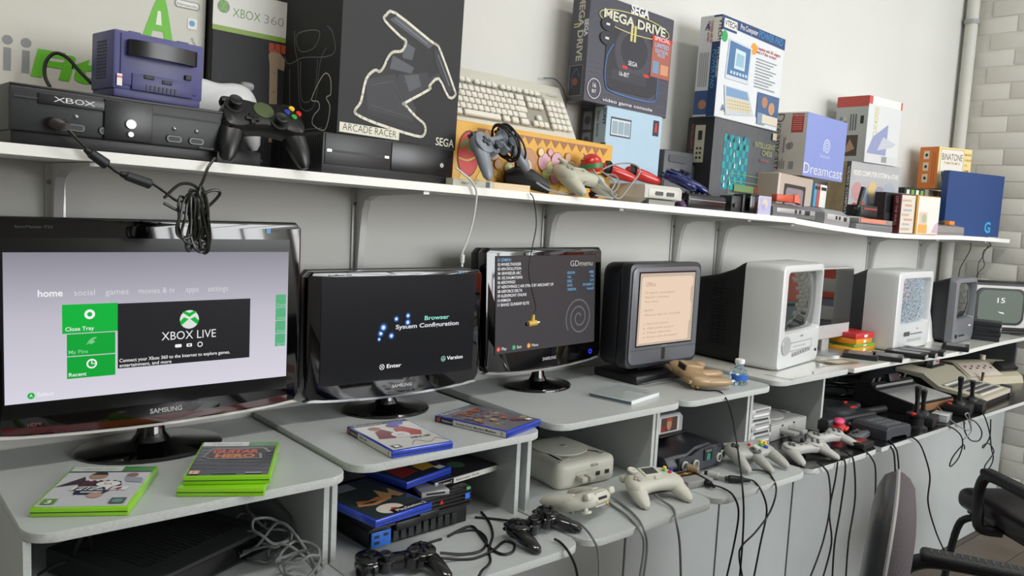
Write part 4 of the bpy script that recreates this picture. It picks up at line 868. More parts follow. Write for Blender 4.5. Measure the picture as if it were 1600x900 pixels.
a = front(t, W, H); a.rect(0, 0, 1, 1, m('#e6cf8a', .45)).rr(.06, .02, .70, .94, .004, m('#7c7a70', .5)).rr(.07, .03, .68, .92, .004, m('#ddd9cc', .45)).text('BiNATONE', .41, .70, .028, m('#5a4a40', .5), w=.62, bold=.005, al='C').text('TV MASTER MK IV', .41, .60, .011, m('#a86a4a', .5), w=.5, al='C').poly([(.1, .42), (.55, .46), (.70, .14), (.2, .08)], m('#4a4d55', .45))
for k in range(4): a.rect(.2 + k * .1, .3, .05, .05, m('#9a9c9a', .5))
for k, s_ in enumerate(('MODEL', 'COLOUR', 'T.V.', 'GAME')): a.text(s_, .79, .84 - k * .13, .009, m('#9a6a3a', .5))
a.done()
a = left(t, D, H); a.rect(0, 0, 1, 1, m('#d5772a', .45))
for k in range(3): a.rr(.22, .15 + k * .28, .3, .2, .002, m('#ddd3bc', .5)).circ(.37, .25 + k * .28, .007, INK)
for k in range(2): a.rect(.7 + k * .12, .08, .03, .8, m('#a8521c', .5))
a.done()
for k in range(6):
    x = 3.705 + k * .028
    t = thing('book', ('cream', 'white', 'grey', 'pale yellow', 'white', 'grey')[k] + ' book upright beneath the orange carton, number %s from the left' % ('one', 'two', 'three', 'four', 'five', 'six')[k], 'book', (x, 1.60, zs(x) + .0005), -4, 'books under the orange carton', 0)
    c_ = ('#cfc9b8', '#d9d9d4', '#9d9f9f', '#cfc7a0', '#dcdcd8', '#a8aaa9')[k]
    B().box((.0125, .045, .0955), (.022, .09, .187), .0015).obj('cover', m(c_, .5), t); B().box((.0125, .047, .096), (.018, .089, .187)).obj('pages', m('#e0dccf', .7), t)
# navy carton
W, D, H = .40, .03, .268
t = carton('flat_box', 'tall plain navy blue flat box with a light blue letter G at the shelf end', (3.655, 1.500, zs(3.7) + .002), -11, W, D, H, m('#1d3f78', .4, grain=.05, scale=8), tilt=.6)
front(t, W, H).text('G', .72, .07, .045, m('#2f9fd0', .4), bold=.03).done()
t = carton('paper_pad', 'grey printed card standing behind the navy box at the shelf end', (4.075, 1.475, zs(4.1)), -11, .06, .012, .10, m('#b5b6b4', .6), 'card', tilt=.6)
front(t, .06, .10).rect(.2, .5, .6, .3, m('#4a4b4d', .5)).rect(.2, .2, .6, .05, GR).rect(.2, .1, .6, .05, GR).done()

# ================================================================ small things along the shelf front
t = thing('thin_box', 'thin cream cardboard box lying under the wrapped grey gamepad', 'box', (1.030, 1.416, zs(1.03)), 0, None, TS)
B().box((.055, .04, .0075), (.11, .08, .015), .001).obj('tray', m('#bdb9a8', .5), t); B().box((.163, .04, .0075), (.106, .08, .015), .001).obj('sleeve', m('#d9c3a0', .55), t)
Art(t, 'front', (0, 0, 0), .11, .015).rect(.80, .1, .1, .8, m('#3b4a55', .5)).text('MEMORY CARD', .2, .35, .004, GR).done()
def wrap(t, r, pts, mt, nm='cord_wrap'):
    for c, rx, ry, a, b in pts:
        mx = TR(*c) @ RZ(a) @ RX(b); B().tube([mx @ V((rx * math.cos(2 * PI * k / 10), ry * math.sin(2 * PI * k / 10), 0)) for k in range(10)], r, 6, 4, True).obj(nm, mt, t)
SB = m('#7f868e', .35)
t = pad('game_controller', 'silver grey gamepad wrapped in its own black cord beside the yellow carton', lambda t: pad_ps(t, SB, m('#3c4148', .4), True), (1.150, 1.445, 1.45), 10, zs(1.15) + .0155, RX(58) @ RZ(14), TS,
        extra=lambda t: wrap(t, .0026, [((.030, .004, .017), .040, .024, 84, 90), ((.042, .004, .017), .043, .026, 96, 88), ((.050, .0, .017), .046, .028, 78, 92), ((.060, -.004, .017), .045, .027, 100, 90)], RUB))
t = thing('joystick', 'small black handheld stick controller beside the grey wrapped gamepad', 'joystick', (1.272, 1.47, zs(1.272) + .0105), -30, None, TS)
B().loft([((-.045, 0, .028), (0, .02, 0), (0, 0, .018)), ((-.02, 0, .034), (0, .026, 0), (0, 0, .026)), ((.02, 0, .030), (0, .026, 0), (0, 0, .024)), ((.06, 0, .014), (0, .016, 0), (0, 0, .014))], 14, 2.3).obj('body', BLK, t)
B().cyl((-.02, 0, .058), (-.02, 0, .070), .005).obj('stick', BLK, t); B().lathe([(.012, 0), (.013, .003), (.010, .006), (.004, .006)], 16, TR(-.02, 0, .069)).obj('cap', DG, t)
rest(t, zs(1.26))
pad('game_controller', 'beige gamepad lying at the shelf edge left of the grey console', lambda t: pad_dc(t, m('#b9b8a6', .45)), (1.44, 1.468, 1.4), 14, zs(1.49), RX(24), TS)
cable('controller_cable', 'pale grey cord trailing along the shelf edge beneath the beige gamepad', [(1.2719, 1.4250, 1.4247), (1.3084, 1.4200, 1.4090), (1.3644, 1.4200, 1.4025), (1.4066, 1.4200, 1.4059), (1.4252, 1.4250, 1.4250), (1.4425, 1.4300, 1.4350)], .0024, m('#8f9192', .5))
GC = m('#9b9c9a', .5)
for k, P in enumerate(([(1.4836, 1.4900, 1.5063), (1.4856, 1.4600, 1.4715), (1.5037, 1.4300, 1.4288), (1.5288, 1.4150, 1.4082), (1.5112, 1.4130, 1.3996), (1.4616, 1.4200, 1.4036)],
                       [(1.4801, 1.4800, 1.4822), (1.5102, 1.4500, 1.4636), (1.5268, 1.4200, 1.4380), (1.5089, 1.4120, 1.4137), (1.5393, 1.4110, 1.3992), (1.5753, 1.4100, 1.4327), (1.6194, 1.4200, 1.4704), (1.6108, 1.4400, 1.4893), (1.5657, 1.4600, 1.4847), (1.5194, 1.4700, 1.4641)],
                       [(1.4752, 1.4850, 1.4930), (1.4884, 1.4500, 1.4513), (1.4965, 1.4250, 1.4254), (1.5158, 1.4120, 1.4140), (1.5348, 1.4120, 1.4338), (1.5408, 1.4300, 1.4545), (1.5222, 1.4500, 1.4580)])):
    cable('controller_cable', ('grey cord strand hanging from the red maraca', 'grey cord looping wide over the red maracas', 'grey cord bunched before the red maracas')[k], P, .0021, GC)
# light grey console with two ports
W, D, H = .150, .17, .052
t = thing('game_console', 'light grey console with two front ports under the red maracas', 'game console', (1.633, 1.412, zs(1.633)), 0, None, TS)
LGC = m('#c3c2b9', .45)
B().rings([[(x0, y0, z), (x1, y0, z), (x1, y1, z), (x0, y1, z)] for z, x0, x1, y0, y1 in ((0, .012, W - .012, .03, D - .01), (.014, .004, W - .004, .010, D), (.016, 0, W, 0, D), (.042, 0, W, 0, D), (.050, .004, W - .004, .006, D - .004), (.052, .02, W - .02, .03, D - .02))]).obj('body', LGC, t, 30)
B().box((W / 2, -.0005, .029), (W * .8, .002, .022), .004).obj('port_panel', m('#cfcec6', .45), t)
for x in (.055, .100): B().prism(rrect(.030, .010, .003, 3), 0, .0025, 0, TR(x, -.001, .029) @ FR['front']).obj('port', m('#4b4c4d', .5), t)
for k in range(5): B().box((W / 2, .004 + k * .004, .006 - k * .0002), (W * .7, .0018, .012)).obj('vent_slot', m('#8d8d86', .6), t)
zt = zs(1.70) + .052
def maraca(label, p, yaw, post, zig):
    t = thing('maraca', label, 'maraca', p, yaw, 'red maracas', 0, post)
    B().lathe([(.003, -.033), (.016, -.030), (.025, -.020), (.029, -.004), (.027, .012), (.018, .024), (.010, .030), (.0085, .04), (.0095, .06), (.012, .07), (.011, .078), (.004, .082)] if zig else [(.004, -.034), (.012, -.030), (.018, -.018), (.0205, .0), (.021, .03), (.020, .055), (.017, .082), (.0135, .102), (.009, .112), (.003, .116)], 20).obj('shell', m('#c0201a', .25, coat=.4), t)
    if zig:
        B().lathe([(.0295, -.008), (.0300, -.004), (.0288, .004)], 20, None, False).obj('green_band', m('#3f7d45', .4), t); B().lathe([(.0262, .014), (.0266, .0145), (.0245, .018)], 20, None, False).obj('gold_band', YEL, t)
    B().lathe([(.0112, .062), (.0135, .063), (.0135, .072), (.0125, .073)] if zig else [(.0185, -.018), (.0225, -.016), (.0235, .004), (.0215, .006)], 16, None, False).obj('strap', RUB, t)
    wrap(t, .0022, [((0, .0, -.016), .024, .024, 0, 10), ((0, .0, -.004), .026, .026, 30, -14)], RUB, 'cord_wrap')
    return t
t = maraca('red maraca with a green band resting on the cords, left of the pair', (1.5023, 1.4780, 1.4917), 0, RX(176) @ RY(8), True); rest(t, zs(1.55))
t = maraca('red maraca lying on the light grey console, nearer the left', (1.5876, 1.5000, 1.4779), 0, RZ(-24) @ RY(106), False); t.scale = (.78, .78, .72); rest(t, zs(1.66) + .0535)
t = maraca('red maraca lying over the right end of the light grey console', (1.7008, 1.5150, 1.4851), 0, RZ(-28) @ RY(106), False); t.scale = (.78, .78, .72); rest(t, zs(1.70) + .0535)
# dark machines to the right
t = thing('game_console', 'low black console with a silver trim line in front of the chess carton', 'game console', (1.822, 1.420, zs(1.822)), 0, None, TS)
B().box((.088, .05, .020), (.176, .10, .040), .008, seg=3).obj('body', m('#121315', .3), t); B().box((.088, -.0002, .024), (.166, .003, .003), .001).obj('trim', m('#9a9c9e', .3, .5), t)
for k in range(5): B().cyl((.03 + k * .026, .03, .039), (.03 + k * .026, .03, .045), .006, n=10).obj('knob', DG, t)
pad('game_controller', 'glossy dark blue gamepad on the low black console', lambda t: pad_ps(t, m('#16235f', .2, coat=.5), m('#1a1f3a', .4)), (1.850, 1.485, 1.45), 25, zs(1.83) + .0405, RX(18), TS)
t = thing('mouse', 'translucent purple mouse beside the light grey console', 'mouse', (1.802, 1.4155, zs(1.802)), 0, None, TS)
B().loft([((0, .0, .004), (.010, 0, 0), (0, 0, .004)), ((0, .012, .012), (.0155, 0, 0), (0, 0, .012)), ((0, .045, .014), (.0165, 0, 0), (0, 0, .014)), ((0, .075, .008), (.012, 0, 0), (0, 0, .008))], 14, 2.2).obj('shell', m('#6d5278', .2, trans=.4), t)
B().box((0, .010, .023), (.002, .02, .004)).obj('button_gap', INK, t)
t = thing('memory_adapter', 'small black adapter with a knob behind the black case', 'adapter', (2.035, 1.425, zs(2.035)), -6, None, TS)
B().box((.022, .03, .024), (.044, .05, .048), .004).obj('body', BLK, t); B().box((.048, .02, .028), (.012, .04, .054), .004).obj('upright', BLK, t); B().cyl((.012, -.002, .02), (.012, .006, .02), .006).obj('knob', DG, t)
t = thing('cartridge_case', 'glossy black cartridge case standing before the chess carton', 'case', (2.113, 1.422, zs(2.113)), -8, None, TS)
B().box((.017, .02, .028), (.034, .045, .056), .003).obj('case', m('#0e0f10', .15), t); B().box((.017, .02, .055), (.038, .049, .006), .002).obj('lid', BLK, t)
t = thing('picture_case', 'small clear case with a lavender picture, left of the silver consoles', 'case', (2.156, 1.420, zs(2.156)), 0, None, TS)
B().box((.034, .006, .028), (.068, .012, .056), .001).obj('case', m('#b9b9cf', .15, coat=.5), t)
Art(t, 'front', (0, 0, 0), .068, .056).rect(.06, .08, .88, .84, m('#b5b4d4', .3)).circ(.5, .6, .014, m('#cfc6b8', .4)).circ(.42, .4, .01, m('#a7a6c6', .4)).done()
def lowconsole(label, x, y, W, D, H, body, face, ports, tilt=TS, yaw=2):
    t = thing('game_console', label, 'game console', (x, y, zs(x)), yaw, None, tilt)
    B().rings([[(-0, 0, 0), (W, 0, 0), (W, D, 0), (0, D, 0)], [(-0, -.002, H * .35), (W, -.002, H * .35), (W, D, H * .35), (0, D, H * .35)], [(0, 0, H * .8), (W, 0, H * .8), (W, D, H), (0, D, H)], [(.01, D * .3, H * 1.15), (W - .01, D * .3, H * 1.15), (W - .01, D * .9, H * 1.2), (.01, D * .9, H * 1.2)]]).obj('body', body, t, 25)
    B().box((W * .52, -.0018, H * .56), (W * .90, .004, H * .42), .001).obj('face_strip', face, t)
    for k in ports: B().box((W * k, -.0042, H * .56), (.011, .002, .012)).obj('port', INK, t)
    B().box((W * .78, -.0042, H * .54), (W * .12, .002, .014), .001).obj('socket', INK, t)
    for k in range(6): B().box((W * (.12 + .1 * k), D * .6, H * 1.19), (W * .06, D * .4, .002)).obj('vent_bar', DG, t)
    return t
lowconsole('flat grey console with a silver face strip, under the orange light gun', 2.232, 1.418, .26, .075, .034, m('#6b6d70', .4), m('#b3b5b6', .3, .3), (.50, .60))
lowconsole('rounded silver console with black left end at the sagging shelf', 2.535, 1.418, .19, .085, .046, m('#9a9c9e', .35, .2), m('#c4c6c6', .3, .3), (.42, .55), 3.2, 4)
t = thing('light_gun', 'orange toy light gun lying on the flat grey console', 'light gun', (2.30, 1.455, zs(2.30) + .0405), -4, None, TS)
B().box((.035, 0, .012), (.085, .022, .022), .003).obj('barrel', m('#c8502c', .4), t); B().prism([(.07, .002), (.098, .002), (.108, -.004), (.088, .030), (.07, .024)], -.009, .009, .001, TR(.015, 0, 0) @ FR['front'], 1).obj('grip', m('#d8705a', .4), t)
rest(t, zs(2.36) + .0425)
# right hand cluster
t = thing('game_console', 'dark flat console with a salmon tray and black stick on top, near the corner', 'game console', (2.748, 1.416, zs(2.80)), 0, None, 1.6)
B().box((.135, .05, .012), (.27, .10, .024), .004).obj('body', m('#77797b', .4), t); B().box((.145, .045, .034), (.25, .085, .018), .002).obj('tray', m('#8d8b88', .4), t)
B().box((.12, .0015, .036), (.185, .003, .014)).obj('cassette_label', m('#d98a72', .45), t)
t2 = t
t = thing('joystick', 'black joystick with red trim standing on the dark flat console', 'joystick', (2.80, 1.445, zs(2.80) + .0435), -10, None, 1.6)
B().box((.05, .02, .022), (.11, .05, .04), .004).obj('base', BLK, t); B().box((.062, -.006, .030), (.07, .002, .006)).obj('red_trim', m('#9c3a30', .4), t)
B().cyl((.03, .02, .042), (.048, .02, .105), .007, .009).obj('stick', BLK, t); B().cyl((.005, .005, .012), (-.005, -.004, .030), .014, .012).obj('cable_boot', BLK, t)
rest(t, zs(2.78) + .0435)
t = carton('black_box', 'black box with grey top behind the standing book pair', (3.03, 1.458, zs(3.03)), -4, .27, .045, .150, m('#1b1c1e', .4), tilt=.2, worn=m('#8d8f92', .4))
front(t, .27, .15).rect(.30, .80, .66, .16, m('#85878a', .4)).rect(.03, .3, .22, .2, DG).done()
t = thing('book', 'dark red book with OFF THE WALL on its spine, standing at the shelf front', 'book', (3.062, 1.4145, zs(3.06)), -4, None, 0)
B().box((.05, .016, .073), (.10, .030, .146), .001).obj('cover', m('#5a1f24', .35), t)
a = front(t, .10, .146); a.rect(.03, .02, .95, .96, m('#d5cfc2', .25))
for k in range(7): a.rect(.1 + .08 * (k % 3), .1 + .12 * k, .6 - .1 * (k % 2), .05, m(('#b8a68e', '#a3adb5', '#c29a8a')[k % 3], .4))
a.done(); left(t, .031, .146).text('OFF THE WALL', .30, .95, .010, m('#c9a0a0', .4), rot=-90, w=.75).done()
t = thing('book', 'white faced book with a yellow spine, right of the dark red book', 'book', (3.195, 1.4145, zs(3.2)), -4, None, 0)
B().box((.085, .016, .074), (.17, .030, .148), .001).obj('cover', m('#c9962f', .4), t)
a = front(t, .17, .148); a.rect(.05, .02, .94, .96, m('#e6dfd8', .2)).rect(.10, .04, .40, .22, m('#e0a85a', .35)).rect(.12, .26, .36, .32, m('#d9c2a8', .35)).circ(.34, .42, .018, m('#a3b39a', .4)).poly([(.7, .05), (.98, .05), (.98, .35), (.85, .28)], m('#c9b0c0', .35)).done()
t = carton('striped_box', 'small black box with green stripes behind the yellow-spined book', (3.41, 1.565, zs(3.41)), -6, .15, .07, .185, m('#26282a', .4), tilt=0)
a = front(t, .15, .185)
for k in range(4): a.rect(.08 + k * .23, .70, .14, .26, m('#6fa83c', .4) if k % 2 else m('#d9e0c8', .4))
a.done()
t = thing('game_console', 'angular silver-grey console with a small orange cartridge, left of the navy box', 'game console', (3.375, 1.416, zs(3.4)), 0, None, 0)
B().rings([[(.0, .004, 0), (.28, .004, 0), (.28, .075, 0), (0, .075, 0)], [(.012, -.003, .012), (.27, -.003, .012), (.27, .075, .02), (0, .075, .02)], [(-.03, .0, .038), (.272, .0, .034), (.272, .078, .05), (-.03, .078, .06)]]).obj('body', m('#8f8a88', .4), t, 25)
B().box((.08, .05, .058), (.12, .05, .012), .002, RY(4)).obj('black_top', BLK, t); B().box((.19, .03, .050), (.05, .03, .016), .002).obj('cartridge', m('#d88a34', .45), t); B().box((.27, .008, .018), (.022, .01, .03), .002).obj('end_cap', m('#cfcabb', .5), t)

# ---------------------------------------------------------------- things hanging from the shelf
t = thing('controller_cable', 'black controller lead with plug, two inline connectors and a coiled bundle over the big monitor', 'cable', (0.4821, 1.3900, 1.3684)); o0 = V((0.4821, 1.3900, 1.3684))
def rel(L): return [V(p) - o0 for p in L]
OL = m('#15170f', .35)
B().tube(rel([(0.2926, 1.3880, 1.4575), (0.3024, 1.3860, 1.4470), (0.3150, 1.3880, 1.4339), (0.3300, 1.3920, 1.4217), (0.3435, 1.3920, 1.4120), (0.3572, 1.3920, 1.4022), (0.3659, 1.3900, 1.3948), (0.3790, 1.3900, 1.3897), (0.3999, 1.3900, 1.3828), (0.4194, 1.3900, 1.3788), (0.4392, 1.3900, 1.3664), (0.4589, 1.3880, 1.3528), (0.4766, 1.3860, 1.3578)]), .0026).obj('lead', OL, t)
B().tube(rel([(0.5226, 1.3980, 1.4267), (0.5087, 1.3920, 1.4098), (0.4980, 1.3880, 1.3849), (0.4859, 1.3860, 1.3634), (0.4802, 1.3840, 1.3496)]), .0026).obj('lead', OL, t)
for a_, b_ in (((0.3282, 1.3920, 1.4216), (0.3535, 1.3920, 1.4039)), ((0.3790, 1.3900, 1.3897), (0.4174, 1.3900, 1.3777))):
    p, q = V(a_) - o0, V(b_) - o0; B().cyl(p, q, .0075, .0085, 14, .002).obj('inline_connector', m('#1f2124', .5), t); B().cyl(p - (q - p).normalized() * .008, p, .004, .006, 10).obj('strain_relief', BLK, t)
B().loft([(V((0.2797, 1.4000, 1.4623)) - o0, (.010, 0, 0), (0, 0, .008)), (V((0.2858, 1.3880, 1.4606)) - o0, (.013, 0, 0), (0, 0, .009)), (V((0.2928, 1.3810, 1.4563)) - o0, (.008, 0, 0), (0, 0, .006))], 14, 2).obj('plug', m('#26221e', .4), t)
random.seed(5)
for k in range(13):
    cx, cy = 301 + random.uniform(-14, 14), 340 + random.uniform(-4, 4); hw = random.uniform(7, 20); hh = random.uniform(30, 46); sl = random.uniform(-16, 18); yy = 1.378 + .0022 * (k % 5)
    P = []
    for j in range(12):
        an = 2 * PI * j / 12; P.append((cx + hw * math.cos(an) * (.5 + .5 * max(0, math.sin(an)) if True else 1) + sl * math.sin(an) * .5, cy + hh * math.sin(an)))
    Q = []
    for (px, py) in P:
        # metric layout of the coil: about 1.03 mm per unit across, hanging in the shelf's front plane
        Q.append(V(((px - 300) * .00120, (yy - 1.39) + .0015 * math.sin(px), -(py - 300) * .00112 - .0003 * (px - 300) * .4)))
    B().tube(Q, .0024, 6, 4, True).obj('coil_loop', OL, t)
for P in ([(-.045, 0, -.012), (-.02, -.004, .012), (.005, -.006, .008), (.012, -.004, -.02), (-.01, -.002, -.035), (-.045, 0, -.02)], [(0, -.004, -.012), (.03, -.006, .004), (.045, -.004, .0), (.03, 0, -.02), (.01, 0, -.035)]): B().tube(P, .0026).obj('coil_tie', OL, t)
t = thing('video_cable', 'white lead with a small plug hanging from the shelf to the middle monitor', 'cable', (1.0514, 1.4000, 1.2398)); o0 = V((1.0514, 1.4000, 1.2398))
B().tube(rel([(1.0255, 1.4020, 1.4425), (1.0403, 1.3990, 1.4329), (1.0631, 1.3970, 1.4182), (1.0777, 1.3970, 1.3988), (1.0799, 1.3980, 1.3746), (1.0738, 1.4000, 1.3269), (1.0606, 1.4000, 1.2887), (1.0516, 1.4000, 1.2670), (1.0505, 1.4000, 1.2562)]), .0023).obj('lead', m('#c9cac8', .45), t)
B().cyl((0, 0, .022), (0, 0, .004), .005, .0045, 12, .001).cyl((0, 0, .004), (0, 0, -.004), .0025, n=8).obj('plug', m('#d2d3d0', .4), t)
t = thing('audio_cable', 'thin black lead ending in a yellow phono coupler before the square monitor', 'cable', (1.2585, 1.4000, 1.1031)); o0 = V((1.2585, 1.4000, 1.1031))
B().tube(rel([(1.2339, 1.4020, 1.3988), (1.2429, 1.3980, 1.3850), (1.2562, 1.4000, 1.3306), (1.2481, 1.4000, 1.2797), (1.2401, 1.4000, 1.2274), (1.2531, 1.4000, 1.1802), (1.2676, 1.4000, 1.1412), (1.2630, 1.4000, 1.1221)]), .0013).obj('lead', RUB, t)
B().cyl((-.012, 0, -.001), (.013, -.002, .001), .0065, n=12, b=.001).cyl((.002, 0, .004), (.004, 0, .020), .0055, .003, 12).obj('coupler', m('#c9a53c', .35), t)
B().cyl((.013, -.002, .001), (.019, -.0025, .0015), .0035, n=10).obj('tip', CHROME, t); B().cyl((-.012, 0, -.001), (-.017, .0005, -.0015), .0045, n=10).obj('socket', INK, t)
cable('hanging_cord', 'single thin black cord hanging below the shelf end by the brick wall', [(4.0055, 1.5200, 1.3038), (4.0355, 1.5300, 1.2624), (4.0421, 1.5500, 1.2168), (4.0223, 1.5600, 1.1719), (4.0418, 1.5700, 1.1112)], .0018)
cable('hanging_cord', 'twisted thin cord below the shelf end, bowing left first', [(4.1583, 1.5000, 1.3003), (4.1860, 1.5000, 1.2826), (4.1099, 1.5000, 1.2589), (4.1031, 1.5000, 1.2294), (4.0669, 1.5000, 1.2003), (4.0706, 1.5000, 1.1327)], .0018)
cable('hanging_cord', 'twisted thin cord below the shelf end, bowing right first', [(4.2179, 1.5050, 1.3003), (4.1775, 1.5100, 1.2759), (4.0815, 1.4900, 1.2363), (4.1223, 1.4950, 1.1913), (4.1119, 1.5100, 1.1604), (4.0756, 1.5100, 1.1315)], .0018)
cable('hanging_cord', 'thin grey cord lying in an arc above the vintage portable television', [(4.1416, 1.5200, 1.1500), (4.2962, 1.5200, 1.1439), (4.4078, 1.5100, 1.1303), (4.3702, 1.4900, 1.1177), (4.1720, 1.4500, 1.1089)], .0015, m('#77777a', .5))

# ================================================================ things on the desk tops
def case(name, label, loc, yaw, body, w, h, th, art=None, spine=None, group=None, cat='game case', sleeve=True, cover=None):
    """box lying flat, cover up, its top edge away from the viewer; spine on the left"""
    t = thing(name, label, cat, loc, yaw, group)
    cs = B().box((0, 0, th / 2 + .0002), (w, h, th), .002).obj('case', body, t)
    B().box((0, -h / 2 + .0005, th / 2), (w * .98, .002, .0012)).obj('seam', INK, t)
    if art:
        a = Art(cs, 'top', (-w / 2 + .004, -h / 2 + .004, th + .0002), w - .008, h - .008, name='cover_sheet'); art(a); a.done()
    if spine:
        a = Art(cs, 'left', (-w / 2, h / 2 - .003, .0015), h - .006, th - .003, name='spine_sheet'); spine(a); a.done()
    return t
GREEN = m('#86c81c', .25, coat=.4); BLUEC = m('#2744b4', .25, coat=.4)
def xbtop(a): a.rect(0, .87, 1, .13, m('#c9cdc6', .2)).rect(.62, .87, .38, .13, m('#2f7d34', .2)).text('XBOX 360', .12, .905, .008, m('#8d928c', .4))
def fifa14(a):
    a.rect(0, 0, 1, 1, m('#c5c7cc', .2)); xbtop(a); a.rect(0, .84, 1, .03, m('#26283a', .3)).rect(.42, .84, .58, .25 * .0 + .03, m('#3a3f5a', .3))
    a.poly([(.0, .45), (.25, .72), (.30, .60), (.72, .60), (.76, .5), (.68, .36), (.30, .36), (.25, .52)], m('#33232f', .25))
    for k in range(5): a.poly([(.30 + k * .08, .62), (.34 + k * .08, .62), (.34 + k * .08, .42), (.30 + k * .08, .42)], m('#5a2730', .25))
    a.circ(.40, .74, .014, m('#a8806a', .3), .016).poly([(.30, .76), (.5, .76), (.47, .83), (.34, .83)], m('#221c1c', .3)).circ(.80, .76, .009, m('#8a6250', .3)).poly([(.72, .72), (.95, .68), (.98, .55), (.78, .58)], m('#8f96a6', .3))
    a.circ(.60, .52, .018, m('#dfe2e4', .2), .013).text('EA', .60, .50, .008, m('#8a5a5a', .3), al='C').poly([(.30, .26), (.62, .26), (.68, .36), (.28, .36)], m('#1f2840', .25)).circ(.55, .24, .011, m('#b98f7a', .3)).rect(.36, .30, .25, .03, m('#b9c0cc', .3))
    a.poly([(.22, .36), (.86, .36), (.88, .45), (.24, .45)], m('#dfe1e2', .2)).text('FIFA', .25, .365, .0125, m('#20242e', .3), w=.38, bold=.03, shear=.2).text('14', .64, .365, .0125, m('#8d2f2a', .3), w=.16, bold=.03, shear=.2)
    a.rect(.04, .04, .15, .12, m('#5a9030', .3)).text('3', .115, .055, .013, LW, al='C', bold=.03).rect(.78, .04, .17, .13, m('#3a4a48', .3)).circ(.865, .10, .008, m('#5f8a78', .4))
case('game_case', 'green game case with a FIFA 14 football cover, nearest the left front', (.339, 1.386, .883), -30, GREEN, .136, .19, .014, fifa14)
def ghero(a):
    a.rect(0, 0, 1, 1, m('#1f2229', .2)); xbtop(a)
    for k in range(7): a.line([(.0, .2 + k * .1), (1, .12 + k * .11)], .0014, m('#3b414c', .3))
    a.poly([(.08, .52), (.16, .78), (.86, .80), (.96, .66), (.84, .62), (.86, .46), (.2, .44)], m('#8a8d90', .3)).poly([(.10, .53), (.17, .76), (.84, .78), (.92, .66), (.80, .61), (.83, .48), (.2, .46)], m('#2c1512', .3))
    a.text('GUITAR', .18, .63, .020, m('#c2482c', .3), w=.62, bold=.05).text('HERO', .24, .49, .019, m('#c9742c', .3), w=.52, bold=.05)
    a.rect(.02, .02, .13, .10, m('#c08a6a', .3)).text('12', .085, .035, .011, LW, al='C', bold=.02).rect(.3, .03, .3, .02, m('#4c525c', .4)).rect(.72, .03, .2, .025, m('#a9abad', .4))
case('game_case', 'green game case lying beneath the Guitar Hero case', (.541, 1.355, .883), -31.5, GREEN, .136, .19, .0145, None, group='two green cases stacked')
case('game_case', 'green game case with a dark Guitar Hero cover, on top of another green case', (.551, 1.366, .8980), -29, GREEN, .136, .19, .0145, ghero, group='two green cases stacked')
def ps2spine(title):
    def f(a): a.rect(0, 0, 1, 1, m('#d6d3c6', .3)).rect(0, 0, .26, 1, m('#15161a', .3)).rect(.02, .1, .05, .8, m('#b8443a', .4)).text('PlayStation.2', .10, .3, .0042, LW, w=.15).text(title, .30, .3, .0048, INK, w=min(.6, .021 * len(title) + .02), bold=.02).rect(.93, .2, .03, .6, m('#9d9a8e', .4))
    return f
def fifa09(a):
    a.rect(0, 0, 1, 1, m('#cfcfcb', .2)).rect(0, .90, 1, .10, m('#23242a', .25)).text('PlayStation.2', .04, .925, .008, m('#b9bcc0', .3), w=.5)
    a.poly([(.08, .40), (.2, .66), (.36, .72), (.46, .55), (.34, .36)], m('#7a2f33', .25)).circ(.27, .77, .013, m('#9c7460', .3)).poly([(.45, .45), (.55, .70), (.74, .74), (.9, .5), (.8, .36)], m('#a8403a', .25)).circ(.62, .80, .014, m('#6a4f8a', .3)).poly([(.56, .86), (.7, .93), (.9, .9), (.8, .8)], m('#3d52c0', .25)).circ(.50, .46, .019, m('#d9dcdc', .2)).text('EA', .50, .43, .008, m('#b04a44', .3), al='C')
    a.text('FIFA 09', .55, .26, .011, m('#3d3f44', .3), w=.34, bold=.02).curve([(.4, .08), (.55, .2), (.7, .08), (.9, .18), (.98, .06)], .002, m('#9fa2a6', .4)).rect(.06, .04, .14, .10, m('#55585c', .4)).rect(.09, .06, .08, .06, LW)
case('game_case', 'blue case with a FIFA 09 football cover at the front of the middle desk', (.884, 1.362, .893), -3, BLUEC, .135, .19, .0145, fifa09, ps2spine('FIFA 09'))
def scoob(a):
    a.rect(0, 0, 1, 1, m('#6f6a72', .2)).rect(0, .90, 1, .10, m('#565a66', .25)).text('PlayStation.2', .04, .925, .008, m('#c5c8cc', .3), w=.5)
    random.seed(3)
    for k in range(46): a.circ(random.uniform(.1, .92), random.uniform(.12, .82), random.uniform(.003, .010), m(random.choice(('#9c5a44', '#b07a58', '#7d6a7a', '#a89a68', '#8a4a40', '#6a7488')), .3))
    a.text('MYSTERY MAYHEM', .1, .76, .012, m('#a8504a', .3), w=.7, bold=.03).rect(.75, .03, .12, .06, LW)
case('game_case', 'blue case with a brown picture cover and Scooby-Doo! Mystery Mayhem spine', (1.119, 1.372, .893), 17, BLUEC, .135, .19, .0145, scoob, ps2spine('Scooby-Doo! Mystery Mayhem'))
t = thing('disc_case', 'clear plastic disc case lying on the desk before the square monitor', 'disc case', (1.572, 1.382, .899), 12)
B().box((0, 0, .005), (.142, .124, .0096), .001).obj('tray', m('#dde2e1', .15, coat=.6), t); B().box((0, .0, .0102), (.140, .122, .0012)).obj('lid', m('#cdd4d3', .08, coat=1), t)
B().box((-.0715, 0, .005), (.001, .12, .006)).obj('spine_card', m('#52646e', .4), t)
Art(t, 'top', (-.07, -.06, .0106), .14, .12).poly([(.05, .1), (.5, .1), (.5, .95), (.05, .95)], m('#aeb5b3', .15)).rect(.72, .1, .12, .5, m('#9aa29f', .3)).done()
pad('game_controller', 'gold gamepad lying upside down in front of the small television', lambda t: pad_n64(t, m('#a48a68', .35, .1)), (1.858, 1.385, .95), 68, .8972, RY(172) @ RX(-6))
